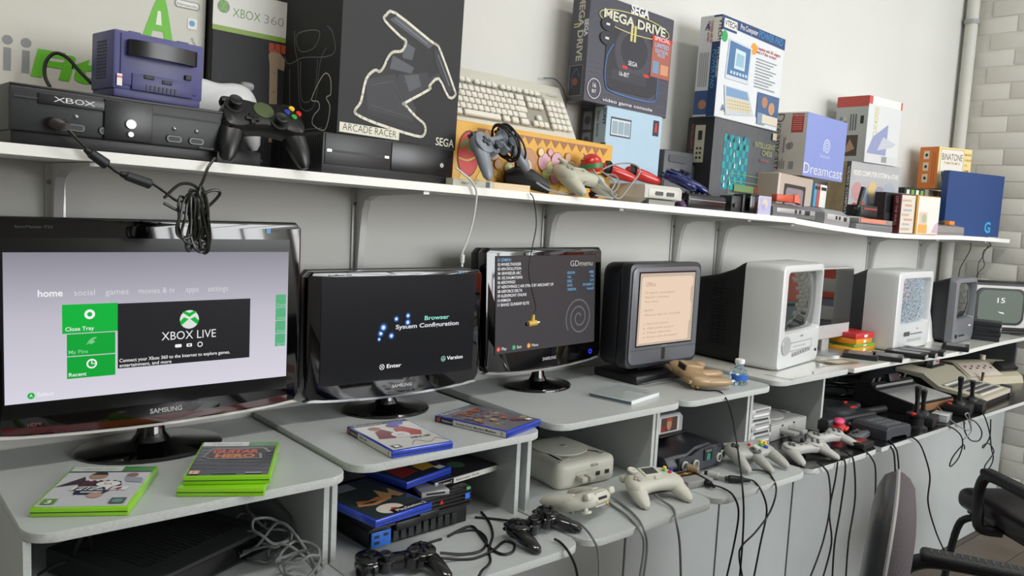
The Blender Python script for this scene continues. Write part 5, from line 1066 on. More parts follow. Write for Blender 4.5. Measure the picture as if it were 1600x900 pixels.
cable('controller_cable', 'long black lead of the gold gamepad dropping over both desk edges', [(1.8068, 1.3415, 0.9000), (1.8265, 1.3142, 0.9000), (1.8461, 1.2871, 0.9000), (1.8335, 1.2520, 0.8813), (1.8526, 1.2450, 0.8337), (1.8407, 1.2200, 0.7810), (1.7873, 1.1700, 0.7436), (1.6679, 1.0800, 0.7348), (1.6789, 1.0780, 0.6702), (1.6846, 1.0780, 0.5895), (1.6843, 1.0780, 0.4931)], .0023)
# crushed bottle
t = thing('plastic_bottle', 'small crushed clear plastic bottle with a white cap and blue label', 'bottle', (1.992, 1.330, .8975), 20)
random.seed(11); n = 18
rs = []
for z, r in ((0, .020), (.003, .024), (.012, .026), (.022, .024), (.030, .026), (.038, .021), (.046, .014), (.052, .011), (.060, .0105)):
    rs.append([((r + (random.uniform(-.006, .004) if .002 < z < .045 else 0)) * math.cos(2 * PI * k / n) * 1.25, (r + (random.uniform(-.006, .004) if .002 < z < .045 else 0)) * math.sin(2 * PI * k / n), z) for k in range(n)])
B().rings(rs).obj('body', m('#c9dde4', .05, trans=.85), t, 20)
B().cyl((0, 0, .058), (0, 0, .071), .0135, n=20, b=.0015).obj('cap', m('#e6e8e8', .4), t)
B().rings([[(1.27 * .026 * math.cos(a_ / 10 * PI + 2.6), .026 * math.sin(a_ / 10 * PI + 2.6), z + .003 * math.sin(a_ * 2)) for a_ in range(9)] for z in (.014, .022, .030)], None, False, False).obj('label_wrap', m('#2f62b8', .3), t)
# books beside the computer foot
for k, (cc, lb, dx, dy, an) in enumerate((('#c9962c', 'yellow book at the bottom of the small coloured stack', -.012, 0, 3), ('#6aa83a', 'lime green booklet in the small coloured stack', .006, .004, -6), ('#d88f22', 'orange book in the small coloured stack', .0, .006, 2), ('#c03030', 'red book on top of the small coloured stack', .004, .004, -3))):
    h_ = (.018, .009, .019, .019)[k]; z_ = .9055 + (0, .0185, .028, .0475)[k]
    t = thing('book', lb, 'book', (2.872 + dx, 1.455 + dy, z_), an, 'coloured books by the snowy television')
    B().box((0, 0, h_ / 2), (.125 + (.07 if k == 0 else 0), .10, h_), .001).obj('cover', m(cc, .4), t); B().box((0, .001, h_ / 2), (.119, .0995, h_ * .7)).obj('pages', m('#d9d2b8', .7), t)
    a = Art(t, 'front', (-.0625, -.05, 0), .125, h_); a.rect(.45, .2, .15, .5, LW).text('I', .62, .2, h_ * .6, LW).done()
# cassette boxes lying on the white top
CB = m('#1c1d1f', .35)
def tape(label, p, yaw, wd=.105, ln=.19, th=.020, lab='#a9a9a4'):
    t = thing('cassette', label, 'cassette', (p[0], p[1], .9055), yaw, 'black cassettes on the white desk top')
    B().box((0, 0, th / 2), (wd, ln, th), .0015).obj('case', CB, t); B().box((0, -ln / 2, th / 2), (wd * .86, .002, th * .5)).obj('end_label', m(lab, .5), t)
    B().box((0, 0, th), (wd * .8, ln * .7, .0008)).obj('face_label', m('#77787a', .4), t)
    return t
tape('black cassette lying before the coloured books, leftmost of the row', (2.735, 1.352), 25, .09, .11, .016); tape('black cassette at the white desk front, second from left', (2.797, 1.290), 22, .095, .10, .016)
tape('black cassette, third from left, just before the snowy television', (2.925, 1.282), 14, .062, .13, .018); tape('black cassette, fourth from left before the snowy television', (2.995, 1.279), 14, .055, .13, .018); tape('black cassette, fifth from left, at the snowy television right corner', (3.062, 1.278), 14, .055, .13, .018)
tape('single black cassette with a yellow label before the charcoal television', (3.29, 1.262), 20, .10, .09, .018, '#b5aa5a')
for k in range(4):
    t = thing('video_tape', ('bottom', 'second', 'third', 'top')[k] + ' black video tape of the stack by the vintage television', 'video tape', (3.708 + .004 * (k % 2), 1.335, .9055 + k * .0195), 16 + 3 * (k % 2), 'stack of video tapes')
    B().box((0, 0, .0095), (.10, .15, .019), .001).obj('sleeve', m('#202226', .4), t); B().box((0, -.075, .0095), (.09, .002, .012)).obj('end_label', m('#8d9094', .5), t); B().box((.0495, -.02, .0095), (.002, .09, .012)).obj('spine_label', m('#c5c6c6', .5), t)
t = thing('leaflet', 'curled brown and cream leaflet on the white desk before the computer foot', 'leaflet', (2.565, 1.345, .9056), -14)
B().rings([[(-.07 + .14 * k / 8, y, .0004 + .004 * (k / 8 - .5) ** 2 * 4 * (1 if y < 0 else .3)) for k in range(9)] for y in (-.035, 0, .035)], None, False, False).obj('sheet', m('#9a8a6e', .4), t)
B().rings([[(-.05 + .09 * k / 8, y, .0012 + .004 * (k / 8 - .5) ** 2 * 4 * (1 if y < 0 else .3)) for k in range(9)] for y in (-.022, .02)], None, False, False).obj('printed_panel', m('#cfc6ac', .4), t)
t = thing('plastic_sheet', 'clear glossy plastic sheet spread on the white desk under the silver television', 'sheet', (2.30, 1.318, .9055), 6)
B().box((.02, 0, .0004), (.34, .09, .0008)).obj('sheet', m('#dcdedb', .05, coat=1), t)
t = thing('leaflet', 'white card propped upright between the snowy and charcoal televisions', 'card', (3.345, 1.395, .9056), 0)
B().prism([(0, 0), (.075, 0), (.03, .21), (.0, .21)], -.0012, .0012, 0, RX(-8) @ FR['front']).obj('card', m('#e3e4e3', .5), t)

# ================================================================ things on the lower shelves
# desk 1: slim black console and grey cable heap
t = thing('game_console', 'slim matt black console lying in the leftmost desk compartment', 'game console', (.46, 1.46, LZ + .0003), 24)
B().box((0, 0, .023), (.27, .25, .045), .006).obj('body', BLKM, t); B().box((0, -.1255, .023), (.24, .002, .03)).obj('front_panel', GBLK, t)
for k in range(20): B().box((-.1 + k * .0105, 0, .0457), (.004, .16, .001)).obj('vent_slot', INK, t)
random.seed(21)
t = thing('cable_heap', 'heap of grey coiled cables at the right of the leftmost compartment', 'cable', (.628, 1.36, LZ)); GH = m('#6f7272', .5)
for k in range(9):
    cx, cy, r1, r2 = random.uniform(-.02, .02), random.uniform(-.12, .10), random.uniform(.02, .035), random.uniform(.03, .07); z0 = .006 + .007 * k; an = random.uniform(-40, 40); ti = random.uniform(-30, 30) * (k > 3)
    mx = TR(cx, cy, z0) @ RZ(an) @ RX(ti); L = [mx @ V((r1 * math.cos(2 * PI * j / 10), r2 * math.sin(2 * PI * j / 10), .004 * math.sin(3 * j))) for j in range(10)]
    mz = min(p.z for p in L); L = [V((p.x, p.y, max(.004, p.z))) for p in L]
    B().tube(L, .0027, 6, 4, True).obj('loop', GH, t)
B().tube([(-.05, .12, .004), (-.06, .02, .02), (-.01, -.06, .05), (.02, -.12, .012), (-.03, -.2, .004)], .0027).obj('strand', GH, t); B().tube([(-.09, .02, .004), (-.04, .0, .03), (.0, -.02, .075), (.02, -.1, .03), (.0, -.17, .004)], .0027).obj('strand', GH, t)
for k, P in enumerate(([(0.5397, 1.5000, 0.7708), (0.5496, 1.5200, 0.7331), (0.5365, 1.5300, 0.7111), (0.5220, 1.5400, 0.7008)], [(0.3167, 1.4000, 0.8131), (0.3183, 1.4500, 0.7687), (0.3232, 1.5000, 0.7286)], [(0.3326, 1.4200, 0.8023), (0.3462, 1.4700, 0.7567), (0.3614, 1.5000, 0.7258), (0.3818, 1.5200, 0.7061)], [(0.2585, 1.4200, 0.7565), (0.2870, 1.4500, 0.7525), (0.3268, 1.4800, 0.7421), (0.3766, 1.5200, 0.7121), (0.4275, 1.5500, 0.6757)])):
    cable('power_cable', ('black lead hanging inside the leftmost compartment, right of the slim console', 'straight black lead hanging at the left of the leftmost compartment', 'bent black lead at the left of the leftmost compartment', 'black lead curving along the floor of the leftmost compartment')[k], P, .003)
# desk 2: ribbed black console, cases on top, two black pads
t = thing('game_console', 'ribbed black console with blue corner badges in the second desk compartment', 'game console', (.782, 1.292, LZ + .0003), 3)
W, D, H = .245, .17, .078
B().box((W / 2, D / 2 + .006, .018), (W * .98, D, .036), .002).obj('lower_body', m('#0d0e10', .45), t); B().box((W / 2, D / 2, .058), (W, D, .040), .002).obj('upper_body', m('#0d0e10', .4), t)
for k in range(5): B().box((W / 2, -.002, .042 + k * .0078), (W, .006, .0042), .001).obj('rib', m('#141517', .35), t)
B().box((.024, -.0022, .020), (.044, .003, .030), .001).obj('blue_badge', m('#2f6ed0', .3), t)
for x, z in ((.014, .026), (.014, .014), (.034, .027)): B().box((x, -.004, z), (.010, .001, .005)).obj('port', INK, t)
B().box((.085, -.003, .036), (.06, .01, .018), .003).obj('controller_plug', BLK, t); B().box((.135, -.003, .042), (.05, .01, .016), .003).obj('controller_plug', BLK, t)
B().box((W - .012, -.0052, .060), (.012, .001, .012)).obj('blue_badge', m('#3a6fe0', .3), t); B().box((W - .010, -.0052, .076), (.010, .001, .006)).obj('eject_mark', m('#4fa870', .4), t)
for k in range(9): B().box((.06 + k * .018, -.0002, .018), (.012, .001, .022)).obj('grille_bar', m('#232527', .5), t)
B().prism([(-.005, -.004), (.005, -.004), (.0, .006)], 0, .0012, 0, TR(.165, -.0050, .061) @ FR['front']).obj('logo_mark', RED, t)
zt = LZ + .0785
def jam(a):
    a.rect(0, 0, 1, 1, m('#2c3336', .25)).rect(.0, .80, .55, .18, m('#6f7274', .35)).poly([(.10, .36), (.35, .30), (.62, .34), (.58, .48), (.36, .44), (.2, .50)], m('#a8744a', .3)).poly([(.55, .36), (.70, .66), (.80, .48), (.92, .62), (.96, .36), (.84, .34), (.78, .42), (.68, .34)], m('#b08a5a', .3)).poly([(.18, .40), (.35, .35), (.50, .38), (.36, .41)], m('#3a2a20', .3))
    a.circ(.42, .14, .028, m('#cfc9bc', .3), .022).circ(.46, .10, .008, m('#b04038', .4)).rect(.35, 0, .65, .10, m('#17181b', .3)).text('PlayStation.2', .98, .02, .010, LW, rot=0, al='R', w=.55)
case('game_case', 'dark blue edged case with gold lettering on the ribbed console, front left', (.800, 1.318, zt + .0005), 8, BLUEC, .135, .19, .0145, jam)
def toon(a):
    a.rect(0, 0, 1, 1, m('#26303f', .25)).poly([(.05, .1), (.5, .15), (.45, .45), (.1, .4)], m('#8a2a2c', .3)).poly([(.55, .12), (.85, .12), (.92, .3), (.75, .4), (.58, .3)], m('#c09a34', .3)).circ(.45, .5, .02, m('#b9b6ac', .3)).circ(.25, .6, .022, m('#4a7a5a', .3)).circ(.7, .6, .02, m('#a9763c', .3)).rect(.8, .02, .16, .1, LW)
    for k in range(6): a.circ(.15 + .14 * k, .78, .008, m(('#6a8a9c', '#9c8a5a', '#8a4a4a')[k % 3], .3))
case('game_case', 'blue case with a colourful cartoon cover leaning back on the ribbed console', (.92, 1.425, zt + .0155), 14, BLUEC, .135, .19, .0145, toon)
t = thing('disc_case', 'grey disc case end between the blue cases on the ribbed console', 'disc case', (.935, 1.320, zt + .0005), -12)
B().box((0, 0, .0052), (.06, .06, .010), .001).obj('case', m('#9a9c9a', .2, coat=.5), t); B().box((0, -.03, .0055), (.04, .001, .004)).obj('end_label', INK, t)
case('game_case', 'white spined case reading Rollercoaster World at the right of the ribbed console', (1.03, 1.40, zt + .0008), -82, m('#1c1d22', .3), .135, .19, .0145, lambda a: a.rect(0, 0, 1, 1, m('#2c2a30', .25)).circ(.3, .4, .02, m('#7a3a3a', .3)).circ(.6, .6, .02, m('#3f6a4a', .3)), None)
t = bpy.data.objects[[o.name for o in bpy.data.objects if o.get('label', '').startswith('white spined case')][0]]
a = Art(t, 'right', (.0675, -.092, .0015), .184, .0115, name='spine_sheet'); a.rect(0, 0, 1, 1, m('#dad8d0', .3)).rect(.04, 0, .24, 1, m('#15161a', .3)).text('PlayStation.2', .06, .3, .0045, LW, w=.19).text('Rollercoaster World', .32, .3, .005, INK, w=.36).done()
pad('game_controller', 'glossy black gamepad at the front left of the second lower shelf', lambda t: pad_ps(t, m('#0c0d0e', .15, coat=.5), BLK), (.775, 1.188, .75), -14, LZ, RX(8), 0, fn_scale=.95)
pad('game_controller', 'glossy black gamepad at the right corner of the second lower shelf', lambda t: pad_ps(t, m('#0c0d0e', .15, coat=.5), BLK), (1.095, 1.180, .75), 12, LZ, RX(8), 0, fn_scale=.92)
zf = LZ + .003
for k, P in enumerate(([(0.9425, 1.2627, 0.7160), (1.0108, 1.2793, 0.7160), (0.9976, 1.2264, 0.7160), (0.9783, 1.1738, 0.7160), (0.9795, 1.1384, 0.7160), (1.0031, 1.1364, 0.7160), (1.0281, 1.1621, 0.7160), (1.0201, 1.1819, 0.7160), (0.9751, 1.1620, 0.7160), (0.9259, 1.1541, 0.7160), (0.8960, 1.1676, 0.7160), (0.8641, 1.1742, 0.7240)],
                       [(0.9664, 1.2696, 0.7160), (1.0064, 1.2587, 0.7160), (0.9984, 1.2110, 0.7160), (0.9568, 1.1742, 0.7160), (0.9191, 1.1788, 0.7160), (0.8748, 1.1935, 0.7240)], [(1.0767, 1.3275, 0.7160), (1.0575, 1.2770, 0.7160), (1.0227, 1.2211, 0.7160), (0.9726, 1.1706, 0.7160), (0.9395, 1.1253, 0.7160), (0.8807, 1.0780, 0.7312), (0.8688, 1.0760, 0.7129)],
                       [(1.0477, 1.3123, 0.7160), (1.0785, 1.2798, 0.7160), (1.0947, 1.2350, 0.7220)], [(0.9249, 1.2595, 0.7160), (0.8959, 1.2570, 0.7160), (0.8521, 1.2193, 0.7300)])):
    cable('controller_cable', ('black lead making a flat loop on the second lower shelf', 'black lead bending around beside the ribbed console', 'black lead dropping off the second lower shelf edge', 'short black lead running behind the right black gamepad', 'short black lead between the ribbed console and front gamepad')[k], P, .0026)
cable('controller_cable', 'black lead hanging from the right black gamepad over the shelf corner', [(1.1048, 1.1294, 0.7200), (1.1077, 1.1138, 0.7170), (1.0942, 1.0780, 0.7151), (1.1139, 1.0760, 0.6812), (1.1258, 1.0760, 0.6429)], .0026)
# desk 3: white console and two beige pads
t = thing('game_console', 'off-white disc console with round lid under the square monitor', 'game console', (1.308, 1.335, LZ + .0003), -3)
W, D, H = .18, .19, .066
o_ = [(p.x, p.y) for p in cr([(0.004, 0), (W / 2, -.004), (W - .004, 0), (W, .06), (W - .012, D), (W / 2, D + .002), (.012, D), (0, .06)], 5, True)]
B().puff([(x, y) for x, y in o_], [(.010, 0), (.004, .004), (0, .012), (0, .050), (.003, .058), (.012, .064), (.03, .066)]).obj('body', BEI, t)
B().lathe([(.070, 0), (.070, .002), (.066, .003), (.01, .004)], 36, TR(W / 2, .105, .0655)).obj('disc_lid', m('#cac9bd', .4), t)
B().cyl((.045, .028, .064), (.045, .028, .0675), .009, n=18).cyl((W - .03, .02, .064), (W - .03, .02, .0665), .008, n=18).obj('top_button', m('#a5a498', .5), t)
B().box((W / 2 + .01, .100, .070), (.014, .012, .001)).obj('logo', m('#8d8c84', .4), t); B().prism([(-.005, 0), (.006, 0), (0, .005)], 0, .001, 0, TR(W * .62, .03, .0665)).obj('indicator', ORG, t)
B().box((W * .60, -.0045, .027), (W * .66, .006, .024), .002).obj('port_panel', m('#bdbcb0', .45), t)
for x in (.098, .128): B().box((x + .02, -.008, .028), (.014, .002, .010), .001).obj('port', INK, t)
for x in (.058, .083): B().box((x, -.018, .026), (.018, .026, .014), .004).obj('controller_plug', m('#b5b4a8', .5), t)
Art(t, 'front', (0, -.0052, 0), W, H).text('SEGA', .60, .70, .007, m('#7d7c74', .5), al='C').done()
pad('game_controller', 'beige gamepad lying face down before the off-white console', lambda t: pad_dc(t, BEI), (1.262, 1.215, .76), 20, LZ, RX(160) @ RY(-8), fn_scale=.92)
pad('game_controller', 'beige gamepad lying face up at the right of the third lower shelf', lambda t: pad_dc(t, BEI), (1.470, 1.190, .76), -12, LZ, RX(14), fn_scale=.90)
GCB = m('#77797a', .5)
cable('controller_cable', 'grey lead hanging from the face down beige gamepad', [(1.2001, 1.1936, 0.7170), (1.2083, 1.1635, 0.7170), (1.1560, 1.0780, 0.7315), (1.1773, 1.0760, 0.6915), (1.1847, 1.0760, 0.6269)], .0026, GCB)
cable('controller_cable', 'grey lead from the off-white console, left strand of the pair', [(1.3399, 1.2462, 0.7350), (1.3483, 1.2033, 0.7170), (1.3272, 1.1365, 0.7170), (1.3026, 1.0780, 0.7085), (1.3161, 1.0760, 0.6712), (1.3076, 1.0760, 0.5934)], .0026, GCB)
cable('controller_cable', 'grey lead from the off-white console, right strand of the pair', [(1.3617, 1.2471, 0.7350), (1.3757, 1.2091, 0.7170), (1.3476, 1.1363, 0.7170), (1.3122, 1.0780, 0.7133), (1.3266, 1.0760, 0.6687), (1.3202, 1.0760, 0.5900)], .0026, GCB)
cable('controller_cable', 'grey lead hanging from the face up beige gamepad', [(1.462, 1.180, .730), (1.457, 1.150, .722), (1.450, 1.110, .7165), (1.4203, 1.0780, 0.7077), (1.4375, 1.0760, 0.6492), (1.4527, 1.0760, 0.5538)], .0028, GCB)
# desk 4: charcoal console with cartridge
t = thing('game_console', 'charcoal console with curved front and cartridge slot under the small television', 'game console', (1.735, 1.345, LZ + .0003), 3)
CH = m('#22242a', .4)
def sec(x, f, b, h): return [(x, f + .008, .0), (x, f, .010), (x, f, h * .55), (x, f + .015, h), (x, b - .03, h + .004), (x, b, h * .6), (x, b, .006)]
B().rings([sec(-.125, -.080, .085, .045), sec(-.10, -.090, .092, .050), sec(-.06, -.100, .095, .052), sec(-.03, -.104, .095, .066), sec(.03, -.104, .095, .068), sec(.06, -.100, .095, .053), sec(.10, -.090, .092, .050), sec(.125, -.080, .085, .045)]).obj('body', CH, t, 45)
B().rings([[(x, y - .003, .012), (x, y + .002, .012), (x, y + .004, z), (x, y - .001, z + .001)] for x, y, z in ((-.10, -.092, .047), (-.06, -.102, .050), (-.03, -.1065, .064), (.03, -.1065, .066), (.06, -.102, .051), (.10, -.092, .047))]).obj('front_panel', m('#3a3d44', .35), t, 30)
B().box((0, -.1105, .046), (.036, .003, .030), .003).obj('badge', m('#17191c', .3), t)
a = Art(t, 'front', (-.02, -.1122, .03), .04, .034); a.poly([(.3, .1), (.5, .02), (.7, .1), (.7, .5), (.5, .6), (.3, .5)], m('#2f7d6a', .4)).rect(.2, .66, .6, .2, m('#5a6a60', .4)).done()
for x, mt in ((-.085, 1), (-.05, 0), (.055, 0), (.085, 0)):
    y = -.0985 - (.0085 if abs(x) < .07 else 0); B().lathe([(.012, 0), (.012, .004), (.009, .0045), (.0085, .002)], 20, TR(x, y, .028) @ FR['front'] ).obj('port', m('#b9bab4', .45), t); B().cyl((x, y - .001, .028), (x, y - .0032, .028), .0085, n=16).obj('socket', m('#55575a', .5), t)
B().prism([(-.006, -.0035), (.006, -.0035), (.006, .0035), (-.006, .0035)], 0, .002, 0, TR(-.025, -.1065, .018) @ FR['front']).obj('power_lamp', m('#a82a2a', .3), t)
B().box((0, .01, .071), (.12, .022, .004), .001).obj('slot', INK, t)
B().cyl((-.088, -.11, .028), (-.080, -.138, .026), .010, .009, 14, .002).obj('controller_plug', m('#8f7d62', .35), t)
t = thing('game_cartridge', 'grey cartridge with a portrait label standing in the charcoal console', 'game cartridge', (1.728, 1.365, LZ + .0725), 0)
B().prism([(-.058, 0), (.058, 0), (.058, .040), (.045, .052), (-.045, .052), (-.058, .040)], -.009, .009, .002, FR['front'], 1).obj('shell', m('#a3a5a6', .45), t)
a = Art(t, 'front', (-.042, -.009, .004), .084, .042); a.rect(0, 0, 1, 1, m('#cfcac2', .4)).rect(.1, .05, .8, .9, m('#4d3a34', .4)).circ(.5, .48, .010, m('#b98468', .4), .015).poly([(.35, .7), (.66, .7), (.62, .9), (.4, .9)], m('#a8402c', .4)).rect(.12, .05, .2, .4, m('#8a2f2a', .4)).done()
t = thing('game_cartridge', 'grey cartridge lying flat beside the beige gamepad', 'game cartridge', (1.632, 1.205, LZ + .0003), -8)
B().box((0, 0, .009), (.085, .075, .018), .003).obj('shell', m('#8d8e8c', .45), t); a = Art(t, 'top', (-.034, .0, .018), .068, .030); a.rect(0, 0, 1, 1, m('#2f2620', .35))
for k in range(5): a.circ(.14 + k * .18, .5, .006, m(('#a8803a', '#8a3a2a', '#c9a85a')[k % 3], .4))
a.done()
pad('game_controller', 'light grey three-pronged gamepad at the right of the fourth lower shelf', lambda t: pad_n64(t, m('#9fa09a', .45)), (1.890, 1.208, .76), -14, LZ, RX(14), fn_scale=.93)
def plug(label, a_, b_, mt, mt2):
    t = thing('controller_plug', label, 'plug', a_); p = V(b_) - V(a_); B().cyl((0, 0, 0), p, .0095, .0085, 14, .002).obj('body', mt, t); q = p.normalized(); B().cyl(p, p + q * .016, .006, .004, 10).obj('strain_relief', mt2, t); B().cyl(-q * .008, (0, 0, 0), .006, n=10).obj('contact', INK, t); return t
zc = LZ + .0105
plug('black square-ended plug block on the shelf before the charcoal console', (1.6571, 1.2051, 0.7235), (1.6402, 1.1504, 0.7235), BLK, RUB)
plug('grey round plug lying before the charcoal console', (1.7032, 1.2047, 0.7235), (1.7122, 1.1764, 0.7235), PSG, PSG)
plug('black adapter block under the grey three-pronged gamepad', (1.7154, 1.1521, 0.7235), (1.7409, 1.1251, 0.7235), BLK, RUB)
cable('controller_cable', 'black lead from the plug block, leftmost over the fourth shelf edge', [(1.6456, 1.1468, 0.7220), (1.6581, 1.1258, 0.7180), (1.6312, 1.0780, 0.7192), (1.6544, 1.0760, 0.6761), (1.6482, 1.0760, 0.6068), (1.6228, 1.0760, 0.5075)], .0025)
cable('controller_cable', 'black lead from the grey round plug to the adapter block', [(1.7204, 1.1765, 0.7220), (1.7258, 1.1687, 0.7200), (1.7207, 1.1539, 0.7220)], .0024)
cable('controller_cable', 'black lead from the adapter block, bowing right below the fourth shelf', [(1.7506, 1.1242, 0.7220), (1.7698, 1.1146, 0.7180), (1.7521, 1.0780, 0.7032), (1.7760, 1.0760, 0.6503), (1.7594, 1.0760, 0.5723), (1.7400, 1.0760, 0.4755)], .0025)
cable('controller_cable', 'black lead from the three-pronged gamepad crossing to the left', [(1.8216, 1.1610, 0.7250), (1.8521, 1.1468, 0.7220), (1.8548, 1.1238, 0.7180), (1.8075, 1.0740, 0.7018), (1.7804, 1.0700, 0.6513), (1.7196, 1.0680, 0.6136), (1.6694, 1.0680, 0.5935), (1.6599, 1.0680, 0.5673), (1.6882, 1.0680, 0.4929)], .0025)
# desk 5: disc cases, grey console, two grey pads
for k in range(9):
    t = thing('disc_case', 'disc case in the stack left of the pale grey console, %s from the bottom' % ('first', 'second', 'third', 'fourth', 'fifth', 'sixth', 'seventh', 'eighth', 'ninth')[k], 'disc case', (2.058 + .003 * ((k * 7) % 3 - 1) - .0015 * k, 1.345, LZ + .0004 + k * .0128), random.uniform(-3, 3), 'stacked disc cases')
    B().box((0, 0, .0062), (.098, .12, .0122), .001).obj('case', m(('#b9bbba', '#a5a7a8', '#c6c8c7')[k % 3], .2, coat=.4), t); B().box((.005, -.0602, .0062), (.07, .001, .006)).obj('spine_card', m(('#3c3e42', '#77797a', '#e0e0dc')[(k * 2) % 3], .4), t)
t = thing('game_console', 'pale grey console with a round disc lid in the fifth compartment', 'game console', (2.132, 1.300, LZ + .0003), 3)
W, D, H = .215, .165, .052; PG2 = m('#a4a5a2', .45)
B().box((W / 2, D / 2, H / 2 - .002), (W, D, H - .004), .003).obj('body', PG2, t); B().box((W * .42, D / 2, H - .002), (W * .80, D * .98, .004), .0015).obj('deck', PG2, t)
B().lathe([(.066, 0), (.066, .004), (.062, .006), (.01, .007)], 36, TR(W * .42, D * .52, H - .001)).obj('disc_lid', m('#abaca9', .4), t)
for x in (.33, .56): B().box((W * x, -.001, .026), (.038, .003, .018), .001).obj('port', m('#8a8b88', .5), t); B().box((W * x, -.024, .022), (.030, .045, .013), .003).obj('controller_plug', PG2, t)
for x in (.30, .62): B().box((W * x, -.0015, .041), (.006, .002, .005)).obj('mark', INK, t)
B().box((W * .90, D * .4, H), (.02, .03, .002)).obj('open_button', PG2, t); B().cyl((W * .12, .03, H), (W * .12, .03, H + .002), .010, n=16).obj('power_button', m('#8d8e8b', .5), t)
PADG = m('#aeaeaa', .45); DKB = m('#4d4f52', .5)
pad('game_controller', 'pale grey gamepad at the front of the fifth lower shelf, left of two', lambda t: pad_ps(t, PADG, DKB, False), (2.085, 1.168, .75), -10, LZ, RX(10), fn_scale=.90)
pad('game_controller', 'pale grey gamepad behind its twin on the fifth lower shelf, right of two', lambda t: pad_ps(t, PADG, DKB, False), (2.250, 1.192, .75), -6, LZ, RX(10), fn_scale=.90)
plug('pale grey controller plug lying behind the left pale gamepad', (2.1337, 1.2315, 0.7235), (2.1293, 1.1985, 0.7235), PSG, RUB); plug('pale grey controller plug lying behind the right pale gamepad', (2.2079, 1.2388, 0.7235), (2.2179, 1.2180, 0.7235), PSG, RUB)
for k, P in enumerate(([(2.0507, 1.1044, 0.7220), (2.0412, 1.0800, 0.7164), (2.0655, 1.0760, 0.6868), (2.0868, 1.0760, 0.6024), (2.0606, 1.0740, 0.5011), (2.0017, 1.0740, 0.4050)], [(2.1671, 1.1260, 0.7220), (2.1707, 1.1047, 0.7180), (2.1554, 1.0780, 0.7006), (2.1472, 1.0760, 0.5899), (2.1315, 1.0760, 0.4834), (2.1381, 1.0760, 0.3671)],
                       [(2.2242, 1.1262, 0.7220), (2.2118, 1.1001, 0.7180), (2.2009, 1.0780, 0.7038), (2.2250, 1.0760, 0.5925), (2.2108, 1.0760, 0.4739), (2.2162, 1.0760, 0.3458)], [(2.1223, 1.0840, 0.7155), (2.1155, 1.0830, 0.6666), (2.1021, 1.0840, 0.5785), (2.1293, 1.0840, 0.4811), (2.0929, 1.0840, 0.3762)])):
    cable('controller_cable', ('black lead of the left pale gamepad sweeping down to the left', 'black lead of the right pale gamepad, middle strand', 'black lead bowing right under the fifth shelf', 'black lead hanging straight under the fifth shelf edge')[k], P, .0025)

# ================================================================ long black shelf by the brick wall
t = thing('game_console', 'round topped dark console with red buttons at the left of the black shelf', 'game console', (2.515, 1.335, LZ + .0003), -6)
B().box((0, 0, .022), (.26, .19, .044), .008, seg=3).obj('body', m('#26282b', .4), t); B().lathe([(.082, 0), (.082, .010), (.076, .014), (.05, .015), (.045, .011), (.01, .011)], 36, TR(.02, .01, .043)).obj('round_deck', m('#2e3034', .35), t)
B().cyl((.085, -.035, .046), (.085, -.035, .056), .016, n=18, b=.002).obj('volume_dial', m('#38383c', .4), t); B().box((.05, -.055, .0585), (.03, .010, .004), .001).obj('red_button', RED, t); B().box((.09, .0, .0585), (.018, .010, .004), .001).obj('red_button', RED, t)
for x in (-.02, .01): B().cyl((x, -.095, .02), (x, -.099, .02), .006, n=12).obj('jack', m('#b5b6b6', .3, .6), t)
t = thing('game_controller', 'red and pink toy controller tucked behind the desk panel edge', 'game controller', (2.418, 1.245, LZ + .0003), 15)
B().loft([((-.02, 0, .012), (0, .018, 0), (0, 0, .012)), ((.0, 0, .018), (0, .026, 0), (0, 0, .018)), ((.03, 0, .014), (0, .02, 0), (0, 0, .013)), ((.045, 0, .01), (0, .01, 0), (0, 0, .006))], 14, 2.2).obj('shell', m('#b3241f', .3), t); B().ell((.005, .0, .036), (.024, .018, .012)).obj('pink_top', m('#d84a78', .35), t)
for k in range(3): B().ell((-.005 + .014 * k, -.024, .016), (.006, .005, .006), 10, 6).obj('button', m('#e0483a', .3), t)
t = thing('game_controller', 'small round-ended grey pad before the round topped console', 'game controller', (2.42, 1.178, LZ + .0003), 10)
B().puff([(x, y) for x, y in rrect(.11, .045, .022, 6)], [(.006, 0), (0, .006), (0, .016), (.004, .020), (.010, .021)]).obj('shell', m('#5a5c60', .35), t); dpad(t, .032, 0, .022, .022, BLK); buttons(t, [(-.02, 0), (-.035, .004)], .005, [BLK, BLK], .021)
t = thing('game_cartridge', 'black cartridge with an orange label at the corner of the fifth shelf', 'game cartridge', (2.335, 1.128, LZ + .0003), 4)
B().box((0, 0, .009), (.07, .05, .018), .002).obj('shell', m('#1a1b1d', .4), t); Art(t, 'top', (-.03, -.012, .018), .06, .03).rect(0, 0, 1, 1, m('#6a2a22', .4)).rect(.1, .2, .3, .6, m('#b8502c', .4)).rect(.55, .2, .35, .5, m('#8a3a2a', .4)).done()
t = thing('power_adapter', 'slate grey box with an arched front at the black shelf edge', 'adapter', (2.535, 1.165, LZ + .0003), -6)
SL = m('#3d4046', .45)
B().prism([(-.065, 0), (-.045, 0), (-.038, .012), (.038, .012), (.045, 0), (.065, 0), (.066, .030), (.058, .040), (-.058, .040), (-.066, .030)], -.12, .0, .002, TR(0, -.06, 0) @ FR['front'], 1).obj('housing', SL, t)
for i in range(6):
    for j in range(3): B().box((-.035 + i * .014, -.03 + j * .028, .0405), (.007, .018, .0015)).obj('grille_slot', m('#77797c', .5), t)
t = thing('controller_grip', 'black corded handset lying behind the slate grey box', 'handset', (2.735, 1.31, LZ + .0003), -8)
